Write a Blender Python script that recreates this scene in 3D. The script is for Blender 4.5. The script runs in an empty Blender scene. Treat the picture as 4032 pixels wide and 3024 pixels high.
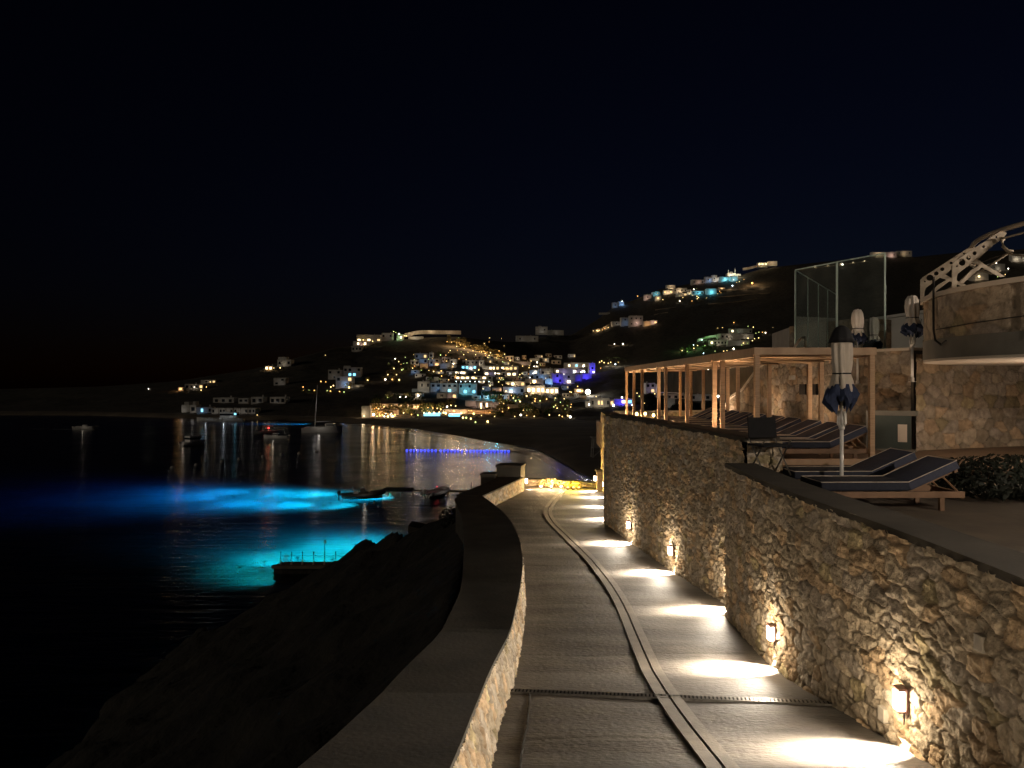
import bpy, bmesh, math, random
import numpy as np
from mathutils import Vector, Matrix, noise as mnoise
R = math.radians
sc = bpy.context.scene
col = sc.collection
rnd = random.Random(7)

# ------------------------------------------------------------------ camera, sky, exposure
EYE = 12.5                       # metres of the eye above the sea
F = 3028.0                       # focal length in photo pixels (4032 wide)
cam_d = bpy.data.cameras.new('camera'); cam = bpy.data.objects.new('camera', cam_d); col.objects.link(cam)
cam_d.sensor_width = 36.0; cam_d.lens = 36.0 * F / 4032.0
cam_d.clip_start = 0.05; cam_d.clip_end = 6000
cam.location = (0, 0, EYE); cam.rotation_euler = (R(90), 0, 0)
sc.camera = cam

w = bpy.data.worlds.new('World'); sc.world = w; w.use_nodes = True
nt = w.node_tree; nt.nodes.clear()
sky = nt.nodes.new('ShaderNodeTexSky'); sky.sky_type = 'NISHITA'; sky.sun_disc = False
sky.sun_elevation = R(-4.0); sky.sun_rotation = R(36); sky.air_density = 1.0; sky.dust_density = 0.3; sky.ozone_density = 3.0
bg = nt.nodes.new('ShaderNodeBackground'); bg.inputs['Strength'].default_value = 0.034
wo = nt.nodes.new('ShaderNodeOutputWorld')
nt.links.new(sky.outputs[0], bg.inputs['Color']); nt.links.new(bg.outputs[0], wo.inputs['Surface'])

sc.render.engine = 'CYCLES'
sc.view_settings.view_transform = 'Standard'; sc.view_settings.look = 'None'
sc.view_settings.exposure = 0.6; sc.view_settings.gamma = 1.0
cy = sc.cycles
cy.use_denoising = True
try: cy.denoiser = 'OPENIMAGEDENOISE'
except Exception: pass
cy.use_light_tree = True
cy.max_bounces = 6; cy.diffuse_bounces = 3; cy.glossy_bounces = 3; cy.transmission_bounces = 6; cy.transparent_max_bounces = 8
cy.sample_clamp_indirect = 6.0; cy.sample_clamp_direct = 0
cy.caustics_reflective = False; cy.caustics_refractive = False

fill_moon = bpy.data.lights.new('fill_moon', 'SUN'); fill_moon.energy = .16; fill_moon.angle = R(9); fill_moon.color = (1, .86, .68)  # low moonlight added to brighten wall faces and boats, no moon seen
mo = bpy.data.objects.new('fill_moon', fill_moon); col.objects.link(mo); mo.rotation_euler = Vector((1, .45, -.17)).to_track_quat('-Z', 'Y').to_euler()

# ------------------------------------------------------------------ helpers
def P(px, py, d):
    "photo pixel at depth d -> world point"
    return Vector(((px - 2016) / F * d, d, EYE - (py - 1512) / F * d))

def tag(o, label=None, cat=None, group=None, kind=None):
    if label: o['label'] = label
    if cat: o['category'] = cat
    if group: o['group'] = group
    if kind: o['kind'] = kind
    return o

def empty(name, loc, rz=0, label=None, cat=None, group=None):
    o = bpy.data.objects.new(name, None); col.objects.link(o)
    o.location = loc; o.rotation_euler = (0, 0, rz); o.empty_display_size = .2
    return tag(o, label, cat, group)

def link_mesh(name, me, mat=None, parent=None, loc=(0, 0, 0), rz=0):
    o = bpy.data.objects.new(name, me); col.objects.link(o)
    if mat is not None and not me.materials: me.materials.append(mat)
    o.location = loc; o.rotation_euler = (0, 0, rz)
    if parent: o.parent = parent
    return o

class MB:
    def __init__(s): s.v = []; s.f = []
    def add(s, vs, fs):
        n = len(s.v); s.v += [tuple(v) for v in vs]; s.f += [tuple(i + n for i in f) for f in fs]; return s
    def box(s, c, size, rz=0, ry=0, rx=0):
        hx, hy, hz = size[0] / 2, size[1] / 2, size[2] / 2
        M = Matrix.Rotation(rz, 3, 'Z') @ Matrix.Rotation(ry, 3, 'Y') @ Matrix.Rotation(rx, 3, 'X')
        vs = [M @ Vector((x, y, z)) + Vector(c) for z in (-hz, hz) for x, y in ((-hx, -hy), (hx, -hy), (hx, hy), (-hx, hy))]
        return s.add(vs, [(0, 3, 2, 1), (4, 5, 6, 7), (0, 1, 5, 4), (1, 2, 6, 5), (2, 3, 7, 6), (3, 0, 4, 7)])
    def b2(s, a, b):
        return s.box([(a[i] + b[i]) / 2 for i in range(3)], [abs(b[i] - a[i]) for i in range(3)])
    def tube(s, pts, r, n=8, cap=True):
        pts = [Vector(p) for p in pts]; rings = []
        rr = r if isinstance(r, (list, tuple)) else [r] * len(pts)
        for i, p in enumerate(pts):
            t = (pts[min(i + 1, len(pts) - 1)] - pts[max(i - 1, 0)]).normalized()
            a = Vector((0, 0, 1)) if abs(t.z) < .9 else Vector((1, 0, 0))
            u = t.cross(a).normalized(); v = t.cross(u)
            rings.append([p + (u * math.cos(2 * math.pi * k / n) + v * math.sin(2 * math.pi * k / n)) * rr[i] for k in range(n)])
        vs = [q for ring in rings for q in ring]; fs = []
        for i in range(len(pts) - 1):
            for k in range(n):
                k2 = (k + 1) % n; fs.append((i * n + k, i * n + k2, (i + 1) * n + k2, (i + 1) * n + k))
        if cap: fs += [tuple(range(n))[::-1], tuple((len(pts) - 1) * n + k for k in range(n))]
        return s.add(vs, fs)
    def lathe(s, prof, c=(0, 0, 0), n=16, wob=None):
        vs = []; fs = []
        for j, (r, z) in enumerate(prof):
            for k in range(n):
                a = 2 * math.pi * k / n; q = r * (wob(a, j) if wob else 1)
                vs.append((c[0] + q * math.cos(a), c[1] + q * math.sin(a), c[2] + z))
        for j in range(len(prof) - 1):
            for k in range(n):
                k2 = (k + 1) % n; fs.append((j * n + k, j * n + k2, (j + 1) * n + k2, (j + 1) * n + k))
        fs += [tuple(range(n))[::-1], tuple((len(prof) - 1) * n + k for k in range(n))]
        return s.add(vs, fs)
    def prism(s, outline, z0, z1):
        n = len(outline)
        vs = [(x, y, z0) for x, y in outline] + [(x, y, z1) for x, y in outline]
        return s.add(vs, [tuple(range(n))[::-1], tuple(range(n, 2 * n))] + [(i, (i + 1) % n, n + (i + 1) % n, n + i) for i in range(n)])
    def mesh(s, name, smooth=False, bevel=0):
        me = bpy.data.meshes.new(name); me.from_pydata(s.v, [], s.f); me.update()
        bm = bmesh.new(); bm.from_mesh(me)
        bmesh.ops.recalc_face_normals(bm, faces=bm.faces)
        if bevel:
            ed = [e for e in bm.edges if len(e.link_faces) == 2 and e.calc_face_angle(0) > .6]
            bmesh.ops.bevel(bm, geom=ed, offset=bevel, segments=2, affect='EDGES', profile=.6)
        bm.to_mesh(me); bm.free()
        if smooth:
            for p in me.polygons: p.use_smooth = True
        return me
    def build(s, name, mat, parent=None, smooth=False, bevel=0, loc=(0, 0, 0), rz=0):
        me = s.mesh(name, smooth, bevel); return link_mesh(name, me, mat, parent, loc, rz)

def copy_tree(o, parent=None):
    c = o.copy(); col.objects.link(c)
    if parent is not None: c.parent = parent
    for ch in list(o.children): copy_tree(ch, c)
    return c

# ------------------------------------------------------------------ materials
M = {}
def nodes(name):
    m = bpy.data.materials.new(name); m.use_nodes = True; n = m.node_tree; n.nodes.clear()
    out = n.nodes.new('ShaderNodeOutputMaterial'); b = n.nodes.new('ShaderNodeBsdfPrincipled')
    n.links.new(b.outputs[0], out.inputs['Surface']); M[name] = m
    return m, n, b
def mat(name, c, c2=None, rough=.8, scale=4.0, stretch=(1, 1, 1), bump=0.0, bscale=None, metallic=0, attr=False, detail=6, spec=.5):
    m, n, b = nodes(name)
    tc = n.nodes.new('ShaderNodeTexCoord'); mp = n.nodes.new('ShaderNodeMapping'); mp.inputs['Scale'].default_value = stretch
    n.links.new(tc.outputs['Object'], mp.inputs[0])
    no = n.nodes.new('ShaderNodeTexNoise'); no.inputs['Scale'].default_value = scale; no.inputs['Detail'].default_value = detail
    n.links.new(mp.outputs[0], no.inputs['Vector'])
    rp = n.nodes.new('ShaderNodeValToRGB'); rp.color_ramp.elements[0].position = .3; rp.color_ramp.elements[1].position = .7
    c2 = c2 or tuple(x * .7 for x in c)
    rp.color_ramp.elements[0].color = (*c2, 1); rp.color_ramp.elements[1].color = (*c, 1)
    n.links.new(no.outputs['Fac'], rp.inputs[0])
    if attr:
        at = n.nodes.new('ShaderNodeAttribute'); at.attribute_name = 'Col'
        mx = n.nodes.new('ShaderNodeMix'); mx.data_type = 'RGBA'; mx.blend_type = 'MULTIPLY'; mx.inputs[0].default_value = 1
        n.links.new(rp.outputs[0], mx.inputs[6]); n.links.new(at.outputs['Color'], mx.inputs[7]); n.links.new(mx.outputs[2], b.inputs['Base Color'])
    else: n.links.new(rp.outputs[0], b.inputs['Base Color'])
    b.inputs['Roughness'].default_value = rough; b.inputs['Metallic'].default_value = metallic
    b.inputs['Specular IOR Level'].default_value = spec
    if bump:
        n2 = n.nodes.new('ShaderNodeTexNoise'); n2.inputs['Scale'].default_value = bscale or scale * 3; n2.inputs['Detail'].default_value = 8
        n.links.new(mp.outputs[0], n2.inputs['Vector'])
        bp = n.nodes.new('ShaderNodeBump'); bp.inputs['Distance'].default_value = bump; bp.inputs['Strength'].default_value = 1
        n.links.new(n2.outputs['Fac'], bp.inputs['Height']); n.links.new(bp.outputs[0], b.inputs['Normal'])
    return m
def glow(name, c, s):
    m, n, b = nodes(name)
    b.inputs['Base Color'].default_value = (*[min(1, x) for x in c], 1)
    b.inputs['Emission Color'].default_value = (*c, 1); b.inputs['Emission Strength'].default_value = s
    return m
mat('stone', (.66, .56, .42), (.33, .27, .19), .9, 12, bump=.022, bscale=30, attr=True)
mat('stone_dim', (.42, .34, .25), (.22, .175, .125), .9, 7, bump=.02, bscale=22, attr=True)
mat('coping', (.085, .073, .057), (.045, .039, .031), .9, 1.8, bump=.004, bscale=24)
mat('concrete', (.130, .114, .098), (.072, .063, .055), .68, 1.3, (.8, 1.3, 1), bump=.012, bscale=22, detail=12)
_n = M['concrete'].node_tree; _b = _n.nodes['Principled BSDF']; _b.inputs['Specular IOR Level'].default_value = .35
_mp = _n.nodes.new('ShaderNodeMapping'); _mp.inputs['Scale'].default_value = (.45, 2.3, 1); _tc = _n.nodes['Texture Coordinate']; _n.links.new(_tc.outputs['Object'], _mp.inputs[0])
_s = _n.nodes.new('ShaderNodeTexNoise'); _s.inputs['Scale'].default_value = 2.2; _s.inputs['Detail'].default_value = 7; _s.inputs['Distortion'].default_value = 1.2; _n.links.new(_mp.outputs[0], _s.inputs['Vector'])
_r = _n.nodes.new('ShaderNodeValToRGB'); _r.color_ramp.elements[0].position = .36; _r.color_ramp.elements[1].position = .66; _r.color_ramp.elements[0].color = (.80, .79, .78, 1); _r.color_ramp.elements[1].color = (1.15, 1.12, 1.08, 1); _n.links.new(_s.outputs['Fac'], _r.inputs[0])
_m = _n.nodes.new('ShaderNodeMix'); _m.data_type = 'RGBA'; _m.blend_type = 'MULTIPLY'; _m.inputs[0].default_value = 1
_n.links.new(_n.nodes['Color Ramp'].outputs[0], _m.inputs[6]); _n.links.new(_r.outputs[0], _m.inputs[7]); _n.links.new(_m.outputs[2], _b.inputs['Base Color'])
mat('concrete_strip', (.17, .14, .11), (.11, .09, .07), .6, 6, bump=.004, bscale=40)
mat('groove', (.03, .024, .018), (.015, .012, .01), .9, 8)
mat('steel', (.35, .33, .3), (.2, .18, .16), .4, 20, metallic=.9)
mat('dark_metal', (.05, .035, .03), (.03, .022, .02), .5, 20, metallic=.3)
mat('rust_housing', (.16, .07, .05), (.1, .04, .03), .5, 20)
mat('grey_plate', (.5, .45, .38), (.38, .34, .28), .6, 12)
mat('scrub', (.11, .092, .065), (.035, .031, .02), .95, .35, bump=.15, bscale=2.5)
mat('rock', (.034, .029, .021), (.009, .008, .006), .95, .7, bump=.12, bscale=3)
mat('sand', (.26, .21, .15), (.14, .11, .08), .95, .12, bump=.05, bscale=1.0)
mat('seabed', (.62, .6, .52), (.22, .24, .22), .95, .13, (1, 1, 1), detail=8)
mat('whitewash', (.66, .63, .58), (.5, .48, .44), .85, .8, bump=.02, bscale=4)
mat('dim_plaster', (.5, .47, .42), (.36, .33, .3), .85, .8)
mat('white_metal', (.78, .76, .72), (.66, .64, .6), .35, 10)
mat('cream_metal', (.36, .30, .23), (.27, .22, .16), .45, 10)
mat('wood', (.56, .36, .21), (.38, .23, .12), .55, 5, (1, 1, 14), bump=.002, bscale=14)
mat('wood_flat', (.52, .35, .21), (.36, .22, .12), .55, 4, (1, 10, 1), bump=.002, bscale=10)
mat('bed_wood', (.27, .155, .085), (.17, .095, .05), .6, 5, (1, 10, 1), bump=.002, bscale=10)
mat('deck_wood', (.20, .13, .08), (.11, .07, .045), .6, 3, (1, 12, 1), bump=.004, bscale=8)
mat('floor_stone', (.17, .135, .10), (.09, .072, .054), .8, 1.6, bump=.01, bscale=12)
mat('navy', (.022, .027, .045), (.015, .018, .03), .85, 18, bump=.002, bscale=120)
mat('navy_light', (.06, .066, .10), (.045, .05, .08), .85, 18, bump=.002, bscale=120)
mat('piping', (.6, .52, .44), (.5, .42, .34), .8, 18)
mat('canvas', (.62, .55, .46), (.48, .42, .35), .85, 10, (1, 1, .3), bump=.004, bscale=30)
mat('black_cloth', (.012, .012, .014), (.008, .008, .01), .9, 10)
mat('navy_cloth', (.03, .045, .10), (.02, .03, .07), .85, 20)
mat('white_cloth', (.75, .68, .6), (.6, .54, .48), .85, 12, (1, 1, .3), bump=.004, bscale=30)
mat('plaster_grey', (.17, .155, .13), (.12, .11, .09), .85, 2, bump=.004, bscale=20)
mat('plaster_light', (.62, .53, .43), (.5, .42, .34), .8, 2)
mat('dark_glass', (.03, .035, .045), (.02, .024, .03), .15, 2)
mat('dark_door', (.05, .065, .055), (.035, .045, .04), .5, 3)
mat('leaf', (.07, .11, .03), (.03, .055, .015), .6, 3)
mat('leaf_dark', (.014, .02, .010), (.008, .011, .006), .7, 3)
mat('leaf_lamp_gold', (.30, .24, .10), (.14, .11, .04), .8, 1)  # gold tone carries lamplight put into the leaf colour
mat('leaf_lit', (.30, .30, .10), (.12, .13, .04), .7, 2)  # brighter copy of leaf, lamp glow painted into its colour
mat('bark', (.1, .07, .05), (.06, .04, .03), .9, 6)
mat('boulder', (.36, .28, .19), (.2, .15, .1), .9, .6, bump=.1, bscale=2)
mat('rubber', (.12, .105, .09), (.08, .07, .06), .7, 8)
mat('rubber_grey', (.55, .55, .56), (.42, .42, .43), .6, 8)
mat('hull_white', (.85, .83, .78), (.74, .72, .68), .3, 3)
mat('rope', (.09, .08, .07), (.05, .045, .04), .9, 20)
glow('lens', (1.0, .82, .60), 13)
glow('bulb_warm', (1.0, .68, .24), 3.6)
glow('bulb_white', (1.0, .88, .70), 8)
glow('bulb_amber', (1.0, .47, .12), 3.0)
glow('bulb_green', (.8, 1.0, .30), 1.6)
glow('bulb_blue', (.10, .16, 2.2), .8)
glow('bulb_ice', (.65, .85, 1.0), 12)
glow('bulb_red', (1.0, .05, .05), 5)
glow('win_warm', (1.0, .66, .28), 1.0)
glow('win_bright', (1.0, .76, .42), 2.6)
glow('win_cyan', (.25, .75, 1.0), 1.5)
# clear glass
m, n, b = nodes('clear_glass'); b.inputs['Base Color'].default_value = (.8, .9, .86, 1); b.inputs['Roughness'].default_value = .02
b.inputs['Transmission Weight'].default_value = .95; b.inputs['IOR'].default_value = 1.45
mat('glass_edge', (.62, .76, .70), (.5, .64, .58), .3, 6)
# water
m, n, b = nodes('water_surface')
b.inputs['Base Color'].default_value = (.75, .95, 1, 1); b.inputs['Roughness'].default_value = .19
b.inputs['Transmission Weight'].default_value = 1; b.inputs['IOR'].default_value = 1.33
tc = n.nodes.new('ShaderNodeTexCoord'); hs = []
for sx, sy, sca, wt in ((.9, 2.4, .28, .5), (1, 1.9, 1.3, .17)):
    mp = n.nodes.new('ShaderNodeMapping'); mp.inputs['Scale'].default_value = (sx * .5, sy, 1); mp.inputs['Rotation'].default_value = (0, 0, R(8 if sca < 1 else -6))
    no = n.nodes.new('ShaderNodeTexNoise'); no.inputs['Scale'].default_value = sca; no.inputs['Detail'].default_value = 3; no.inputs['Distortion'].default_value = .4
    n.links.new(tc.outputs['Object'], mp.inputs[0]); n.links.new(mp.outputs[0], no.inputs['Vector'])
    mu = n.nodes.new('ShaderNodeMath'); mu.operation = 'MULTIPLY'; mu.inputs[1].default_value = wt; n.links.new(no.outputs['Fac'], mu.inputs[0]); hs.append(mu)
ad = n.nodes.new('ShaderNodeMath'); n.links.new(hs[0].outputs[0], ad.inputs[0]); n.links.new(hs[1].outputs[0], ad.inputs[1])
bp = n.nodes.new('ShaderNodeBump'); bp.inputs['Distance'].default_value = .55; bp.inputs['Strength'].default_value = .8
n.links.new(ad.outputs[0], bp.inputs['Height']); n.links.new(bp.outputs[0], b.inputs['Normal'])
va = n.nodes.new('ShaderNodeVolumeAbsorption'); va.inputs['Color'].default_value = (.0, .72, .86, 1); va.inputs['Density'].default_value = .34
n.links.new(va.outputs[0], n.nodes['Material Output'].inputs['Volume'])
m, n, b = nodes('foam'); b.inputs['Base Color'].default_value = (.7, .72, .74, 1); b.inputs['Roughness'].default_value = .7

def point(name, loc, c, power, radius=.1, parent=None):
    l = bpy.data.lights.new(name, 'POINT'); l.energy = power; l.color = c; l.shadow_soft_size = radius
    o = bpy.data.objects.new(name, l); col.objects.link(o); o.location = loc
    if parent: o.parent = parent
    return o
def spot(name, loc, direction, c, power, size, blend=.5, radius=.03, parent=None, squash=1):
    l = bpy.data.lights.new(name, 'SPOT'); l.energy = power; l.color = c; l.shadow_soft_size = radius
    l.spot_size = R(size); l.spot_blend = blend
    o = bpy.data.objects.new(name, l); col.objects.link(o); o.location = loc
    o.rotation_euler = Vector(direction).to_track_quat('-Z', 'Y').to_euler(); o.scale = (squash, 1, 1)
    if parent: o.parent = parent
    return o
WARM = (1.0, .88, .70)

# ------------------------------------------------------------------ stone relief
def vnoise(U, V, seed=0):
    iu = np.floor(U).astype(np.int64); iv = np.floor(V).astype(np.int64); fu = U - iu; fv = V - iv
    fu = fu * fu * (3 - 2 * fu); fv = fv * fv * (3 - 2 * fv)
    def h(a, b): return hsh(a, b, seed)
    return (h(iu, iv) * (1 - fu) + h(iu + 1, iv) * fu) * (1 - fv) + (h(iu, iv + 1) * (1 - fu) + h(iu + 1, iv + 1) * fu) * fv
def hsh(a, b, s):
    x = (a * 374761393 + b * 668265263 + s * 2147483647 + 1442695) & 0xffffffff
    x = ((x ^ (x >> 13)) * 1274126177) & 0xffffffff
    x = x ^ (x >> 16)
    return (x & 0xffff) / 65535.0
def fbm(U, V, seed, o=4):
    r = 0; a = .5
    for k in range(o): r = r + a * vnoise(U * 2 ** k, V * 2 ** k, seed + k * 17); a *= .5
    return r
def stone_field(U, V, cw, ch, seed, warp=.35, rough=.4):
    wu = U + (fbm(U / cw * .9, V / ch * .9, seed + 5) - .5) * cw * warp * 2
    wv = V + (fbm(U / cw * .8, V / ch * .8, seed + 9) - .5) * ch * warp * 2
    j0 = np.floor(wv / ch).astype(np.int64)
    F1 = np.full(U.shape, 9.0); F2 = F1.copy(); idh = F1.copy(); DU = F1.copy() * 0; DV = DU.copy(); ida = np.zeros(U.shape, np.int64); idb = ida.copy()
    for dj in (-1, 0, 1):
        jj = j0 + dj; sh = hsh(jj, jj * 0 + 3, seed); i0 = np.floor(wu / cw - sh).astype(np.int64)
        for di in (-1, 0, 1):
            ii = i0 + di
            cx = (ii + sh + .5 + (hsh(ii, jj, seed + 1) - .5) * .75) * cw; cyy = (jj + .5 + (hsh(ii, jj, seed + 2) - .5) * .6) * ch
            du = (wu - cx) / cw; dv = (wv - cyy) / ch
            dist = np.maximum(np.sqrt(du * du + dv * dv), (np.abs(du) + np.abs(dv)) * .78) - .22 * hsh(ii, jj, seed + 3)
            near = dist < F1
            F2 = np.where(near, F1, np.minimum(F2, dist)); F1 = np.where(near, dist, F1)
            ida = np.where(near, ii, ida); idb = np.where(near, jj, idb); DU = np.where(near, du, DU); DV = np.where(near, dv, DV)
    e = np.clip((F2 - F1) / .15, 0, 1); e = e * e * (3 - 2 * e)
    r1 = hsh(ida, idb, seed + 11); r2 = hsh(ida, idb, seed + 12); r3 = hsh(ida, idb, seed + 13)
    tilt = (r1 - .5) * DU * .5 + (r2 - .5) * DV * .6
    hgt = e * (.55 + .35 * r3 + tilt) + rough * e * (fbm(U / cw * 4, V / ch * 3.4, seed + 21) - .5) + .12 * (fbm(U * 30, V * 30, seed + 31) - .5)
    tone = .68 + .50 * r1
    hue = r2
    colr = np.stack([tone * (1.0 + .06 * (hue > .75)), tone * (.98 - .06 * (hue > .75) + .03 * (hue < .25)), tone * (.96 - .18 * (hue > .7) + .12 * (hue < .25))], -1)
    colr = colr * (.58 + .42 * e)[..., None]
    return hgt, np.clip(colr, 0, 1.6)
def resample(poly, step):
    P_ = np.array(poly, float); seg = np.sqrt(((P_[1:, :2] - P_[:-1, :2]) ** 2).sum(1)); S = np.concatenate([[0], np.cumsum(seg)])
    n = max(2, int(S[-1] / step) + 1); s = np.linspace(0, S[-1], n)
    return s, np.stack([np.interp(s, S, P_[:, k]) for k in range(P_.shape[1])], -1)
def smooth_poly(poly, it=2):
    p = [tuple(q) for q in poly]
    for _ in range(it):
        q = [p[0]]
        for a, b_ in zip(p[:-1], p[1:]):
            q.append(tuple(.75 * x + .25 * y for x, y in zip(a, b_))); q.append(tuple(.25 * x + .75 * y for x, y in zip(a, b_)))
        q.append(p[-1]); p = q
    return p
def stone_face(name, poly, step, cw, ch, depth, seed, mat_, parent, side=-1, warp=.35, rough=.4, topfray=0.0, batter=None):
    """poly rows: x, y, zbottom, ztop; relief pushed to the left (side=-1) or right of the walking direction"""
    s, Q = resample(poly, step)
    H = (Q[:, 3] - Q[:, 2]).max(); nz = int(H / step) + 2
    t = np.linspace(0, 1, nz)
    T = np.gradient(Q[:, :2], axis=0); T /= np.linalg.norm(T, axis=1)[:, None] + 1e-9
    N = np.stack([-T[:, 1], T[:, 0]], -1) * (-side)
    U = np.repeat(s[:, None], nz, 1); Z = Q[:, 2][:, None] + (Q[:, 3] - Q[:, 2])[:, None] * t[None]
    if topfray: Z = Z + (t[None] ** 6) * (fbm(U * 6, U * 0 + 3, seed + 77) - .5) * topfray
    h, c = stone_field(U + 50, Z + 50, cw, ch, seed, warp, rough)
    h = h * depth
    if batter: h = h + np.array([batter(q) for q in Q[:, 1]])[:, None] * (1 - t[None])
    X = Q[:, 0][:, None] + N[:, 0][:, None] * h; Y = Q[:, 1][:, None] + N[:, 1][:, None] * h
    V = np.stack([X, Y, Z], -1).reshape(-1, 3); n = len(s)
    idx = np.arange(n * nz).reshape(n, nz)
    a, b_, c_, d_ = idx[:-1, :-1], idx[1:, :-1], idx[1:, 1:], idx[:-1, 1:]
    Fc = np.stack([a, b_, c_, d_], -1).reshape(-1, 4)
    if side > 0: Fc = Fc[:, ::-1]
    me = bpy.data.meshes.new(name)
    me.vertices.add(len(V)); me.vertices.foreach_set('co', V.ravel())
    me.loops.add(Fc.size); me.loops.foreach_set('vertex_index', Fc.ravel().astype(np.int32))
    me.polygons.add(len(Fc)); me.polygons.foreach_set('loop_start', np.arange(0, Fc.size, 4, dtype=np.int32)); me.polygons.foreach_set('loop_total', np.full(len(Fc), 4, np.int32))
    me.update(calc_edges=True)
    ca = me.color_attributes.new('Col', 'FLOAT_COLOR', 'POINT')
    ca.data.foreach_set('color', np.concatenate([c.reshape(-1, 3), np.ones((len(V), 1))], 1).ravel())
    me.materials.append(mat_)
    o = bpy.data.objects.new(name, me); col.objects.link(o)
    if parent: o.parent = parent
    return o
def ribbon(poly_in, poly_out, zt, zb, n=60):
    "solid band between two plan polylines; zt, zb functions of (x, y)"
    _, A = resample(poly_in, 1); A = None
    def rs(p):
        p = np.array(p, float); seg = np.sqrt(((p[1:] - p[:-1]) ** 2).sum(1)); S = np.concatenate([[0], np.cumsum(seg)]); s = np.linspace(0, S[-1], n)
        return np.stack([np.interp(s, S, p[:, 0]), np.interp(s, S, p[:, 1])], -1)
    A, B = rs(poly_in), rs(poly_out); mb = MB(); vs = []; fs = []
    for i in range(n):
        a, b_ = A[i], B[i]
        vs += [(a[0], a[1], zt(*a)), (b_[0], b_[1], zt(*b_)), (b_[0], b_[1], zb(*b_)), (a[0], a[1], zb(*a))]
    for i in range(n - 1):
        for k in range(4):
            k2 = (k + 1) % 4; fs.append((i * 4 + k, i * 4 + k2, (i + 1) * 4 + k2, (i + 1) * 4 + k))
    fs += [(0, 1, 2, 3), tuple((n - 1) * 4 + k for k in (3, 2, 1, 0))]
    return mb.add(vs, fs)
def wall_root(name, label, cat='wall'):
    return empty(name, (0, 0, 0), 0, label, cat)
# ================================================================== SETTING: water, seabed, path, near slope, far hill
HD = [(-6, .9), (0, 1.6), (2, 2.02), (4, 2.46), (5.6, 2.80), (6, 2.88), (7.7, 3.12), (8.7, 3.26), (11.6, 3.45), (14.6, 3.58), (17.6, 3.64), (20, 3.66), (40, 3.68)]
def hz(y): return EYE - float(np.interp(y, [a for a, _ in HD], [b_ for _, b_ in HD]))
LEFT = smooth_poly([(-.9, -1.5), (-.55, 1.5), (-.40, 3.2), (-.34, 4.4), (-.31, 5.4), (-.27, 6.3), (-.19, 7.3), (-.07, 8.5), (.04, 10.4), (.13, 12.4), (.16, 13.8), (.10, 16.0), (-.10, 18.2), (-.42, 20.0), (-.87, 21.9)], 1)
LEFT2 = [(-.87, 21.9), (.38, 26.4)]
NEARW = smooth_poly([(3.0, -1.5), (3.02, 1.0), (3.06, 3.5), (3.14, 6.0), (3.02, 8.7), (3.17, 11.35)], 2)
FARW = smooth_poly([(3.47, 11.4), (3.30, 13.0), (3.10, 14.8), (2.78, 17.6), (2.47, 20.2)], 1)
FARW2 = [(2.88, 20.3), (2.92, 23.0), (3.08, 25.0), (3.2, 27.4)]
def xl(y):
    p = LEFT + LEFT2[1:]; return float(np.interp(y, [q[1] for q in p], [q[0] for q in p]))
def xr(y):
    if y < 11.37: p = NEARW
    elif y < 20.2: p = FARW
    else: p = FARW2
    return float(np.interp(y, [q[1] for q in p], [q[0] for q in p]))
joints = [6.3, 9.4, 12.1, 15.2, 19.0, 23.6]
ys = np.arange(-1.5, 27.6, .03); nx = 40; vs = []; fs = []
for i, y in enumerate(ys):
    a, b_ = xl(y) - .12, xr(y) + .25
    for k in range(nx):
        t = k / (nx - 1); x = a + (b_ - a) * t; z = hz(y)
        yy = y
        for jn in joints:
            dj = abs(y - jn - .05 * math.sin(x * 2 + jn)); 
            if dj < .03: z -= .004
        gx = x - (xl(y) + .34)
        if abs(gx) < .035 and y < 14: z -= .004
        z += .006 * math.sin(x * 3 + y * .9) + .004 * math.sin(y * 7 + x)
        vs.append((x, yy, z))
for i in range(len(ys) - 1):
    for k in range(nx - 1):
        q = i * nx + k; fs.append((q, q + 1, q + nx + 1, q + nx))
pm = MB(); pm.add(vs, fs); o = pm.build('path', M['concrete'], smooth=True); tag(o, kind='structure')
# winding drainage channel: two flush bands with a groove
CH = [P(*q) for q in ()]
chpix = [(2900, 3120), (2835, 3000), (2700, 2845), (2595, 2690), (2515, 2525), (2452, 2370), (2350, 2225), (2240, 2120), (2170, 2055), (2152, 2010), (2185, 1968), (2215, 1935)]
def on_path(px, py):
    r = (py - 1512) / F; lo, hi = 1.0, 40.0
    for _ in range(50):
        m_ = (lo + hi) / 2
        if (EYE - hz(m_)) / m_ > r: lo = m_
        else: hi = m_
    return ((px - 2016) / F * lo, lo)
cpts = smooth_poly([on_path(*q) for q in chpix], 2)
cpts = [(x, y) for x, y in cpts]
def offs(poly, d):
    p = np.array(poly); t = np.gradient(p, axis=0); t /= np.linalg.norm(t, axis=1)[:, None]; return [tuple(q) for q in p + np.stack([t[:, 1], -t[:, 0]], -1) * d]
root = empty('drainage_channel', (0, 0, 0), 0, 'pale winding drainage channel of two concrete bands set in the path', 'drain')
for a, b_ in ((-.125, -.013), (.013, .115)):
    ribbon(offs(cpts, a), offs(cpts, b_), lambda x, y: hz(y) + .018, lambda x, y: hz(y) - .05, 160).build('band', M['concrete_strip'], root, bevel=0)
ribbon(offs(cpts, -.013), offs(cpts, .013), lambda x, y: hz(y) + .010, lambda x, y: hz(y) - .06, 160).build('groove', M['groove'], root)
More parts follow.
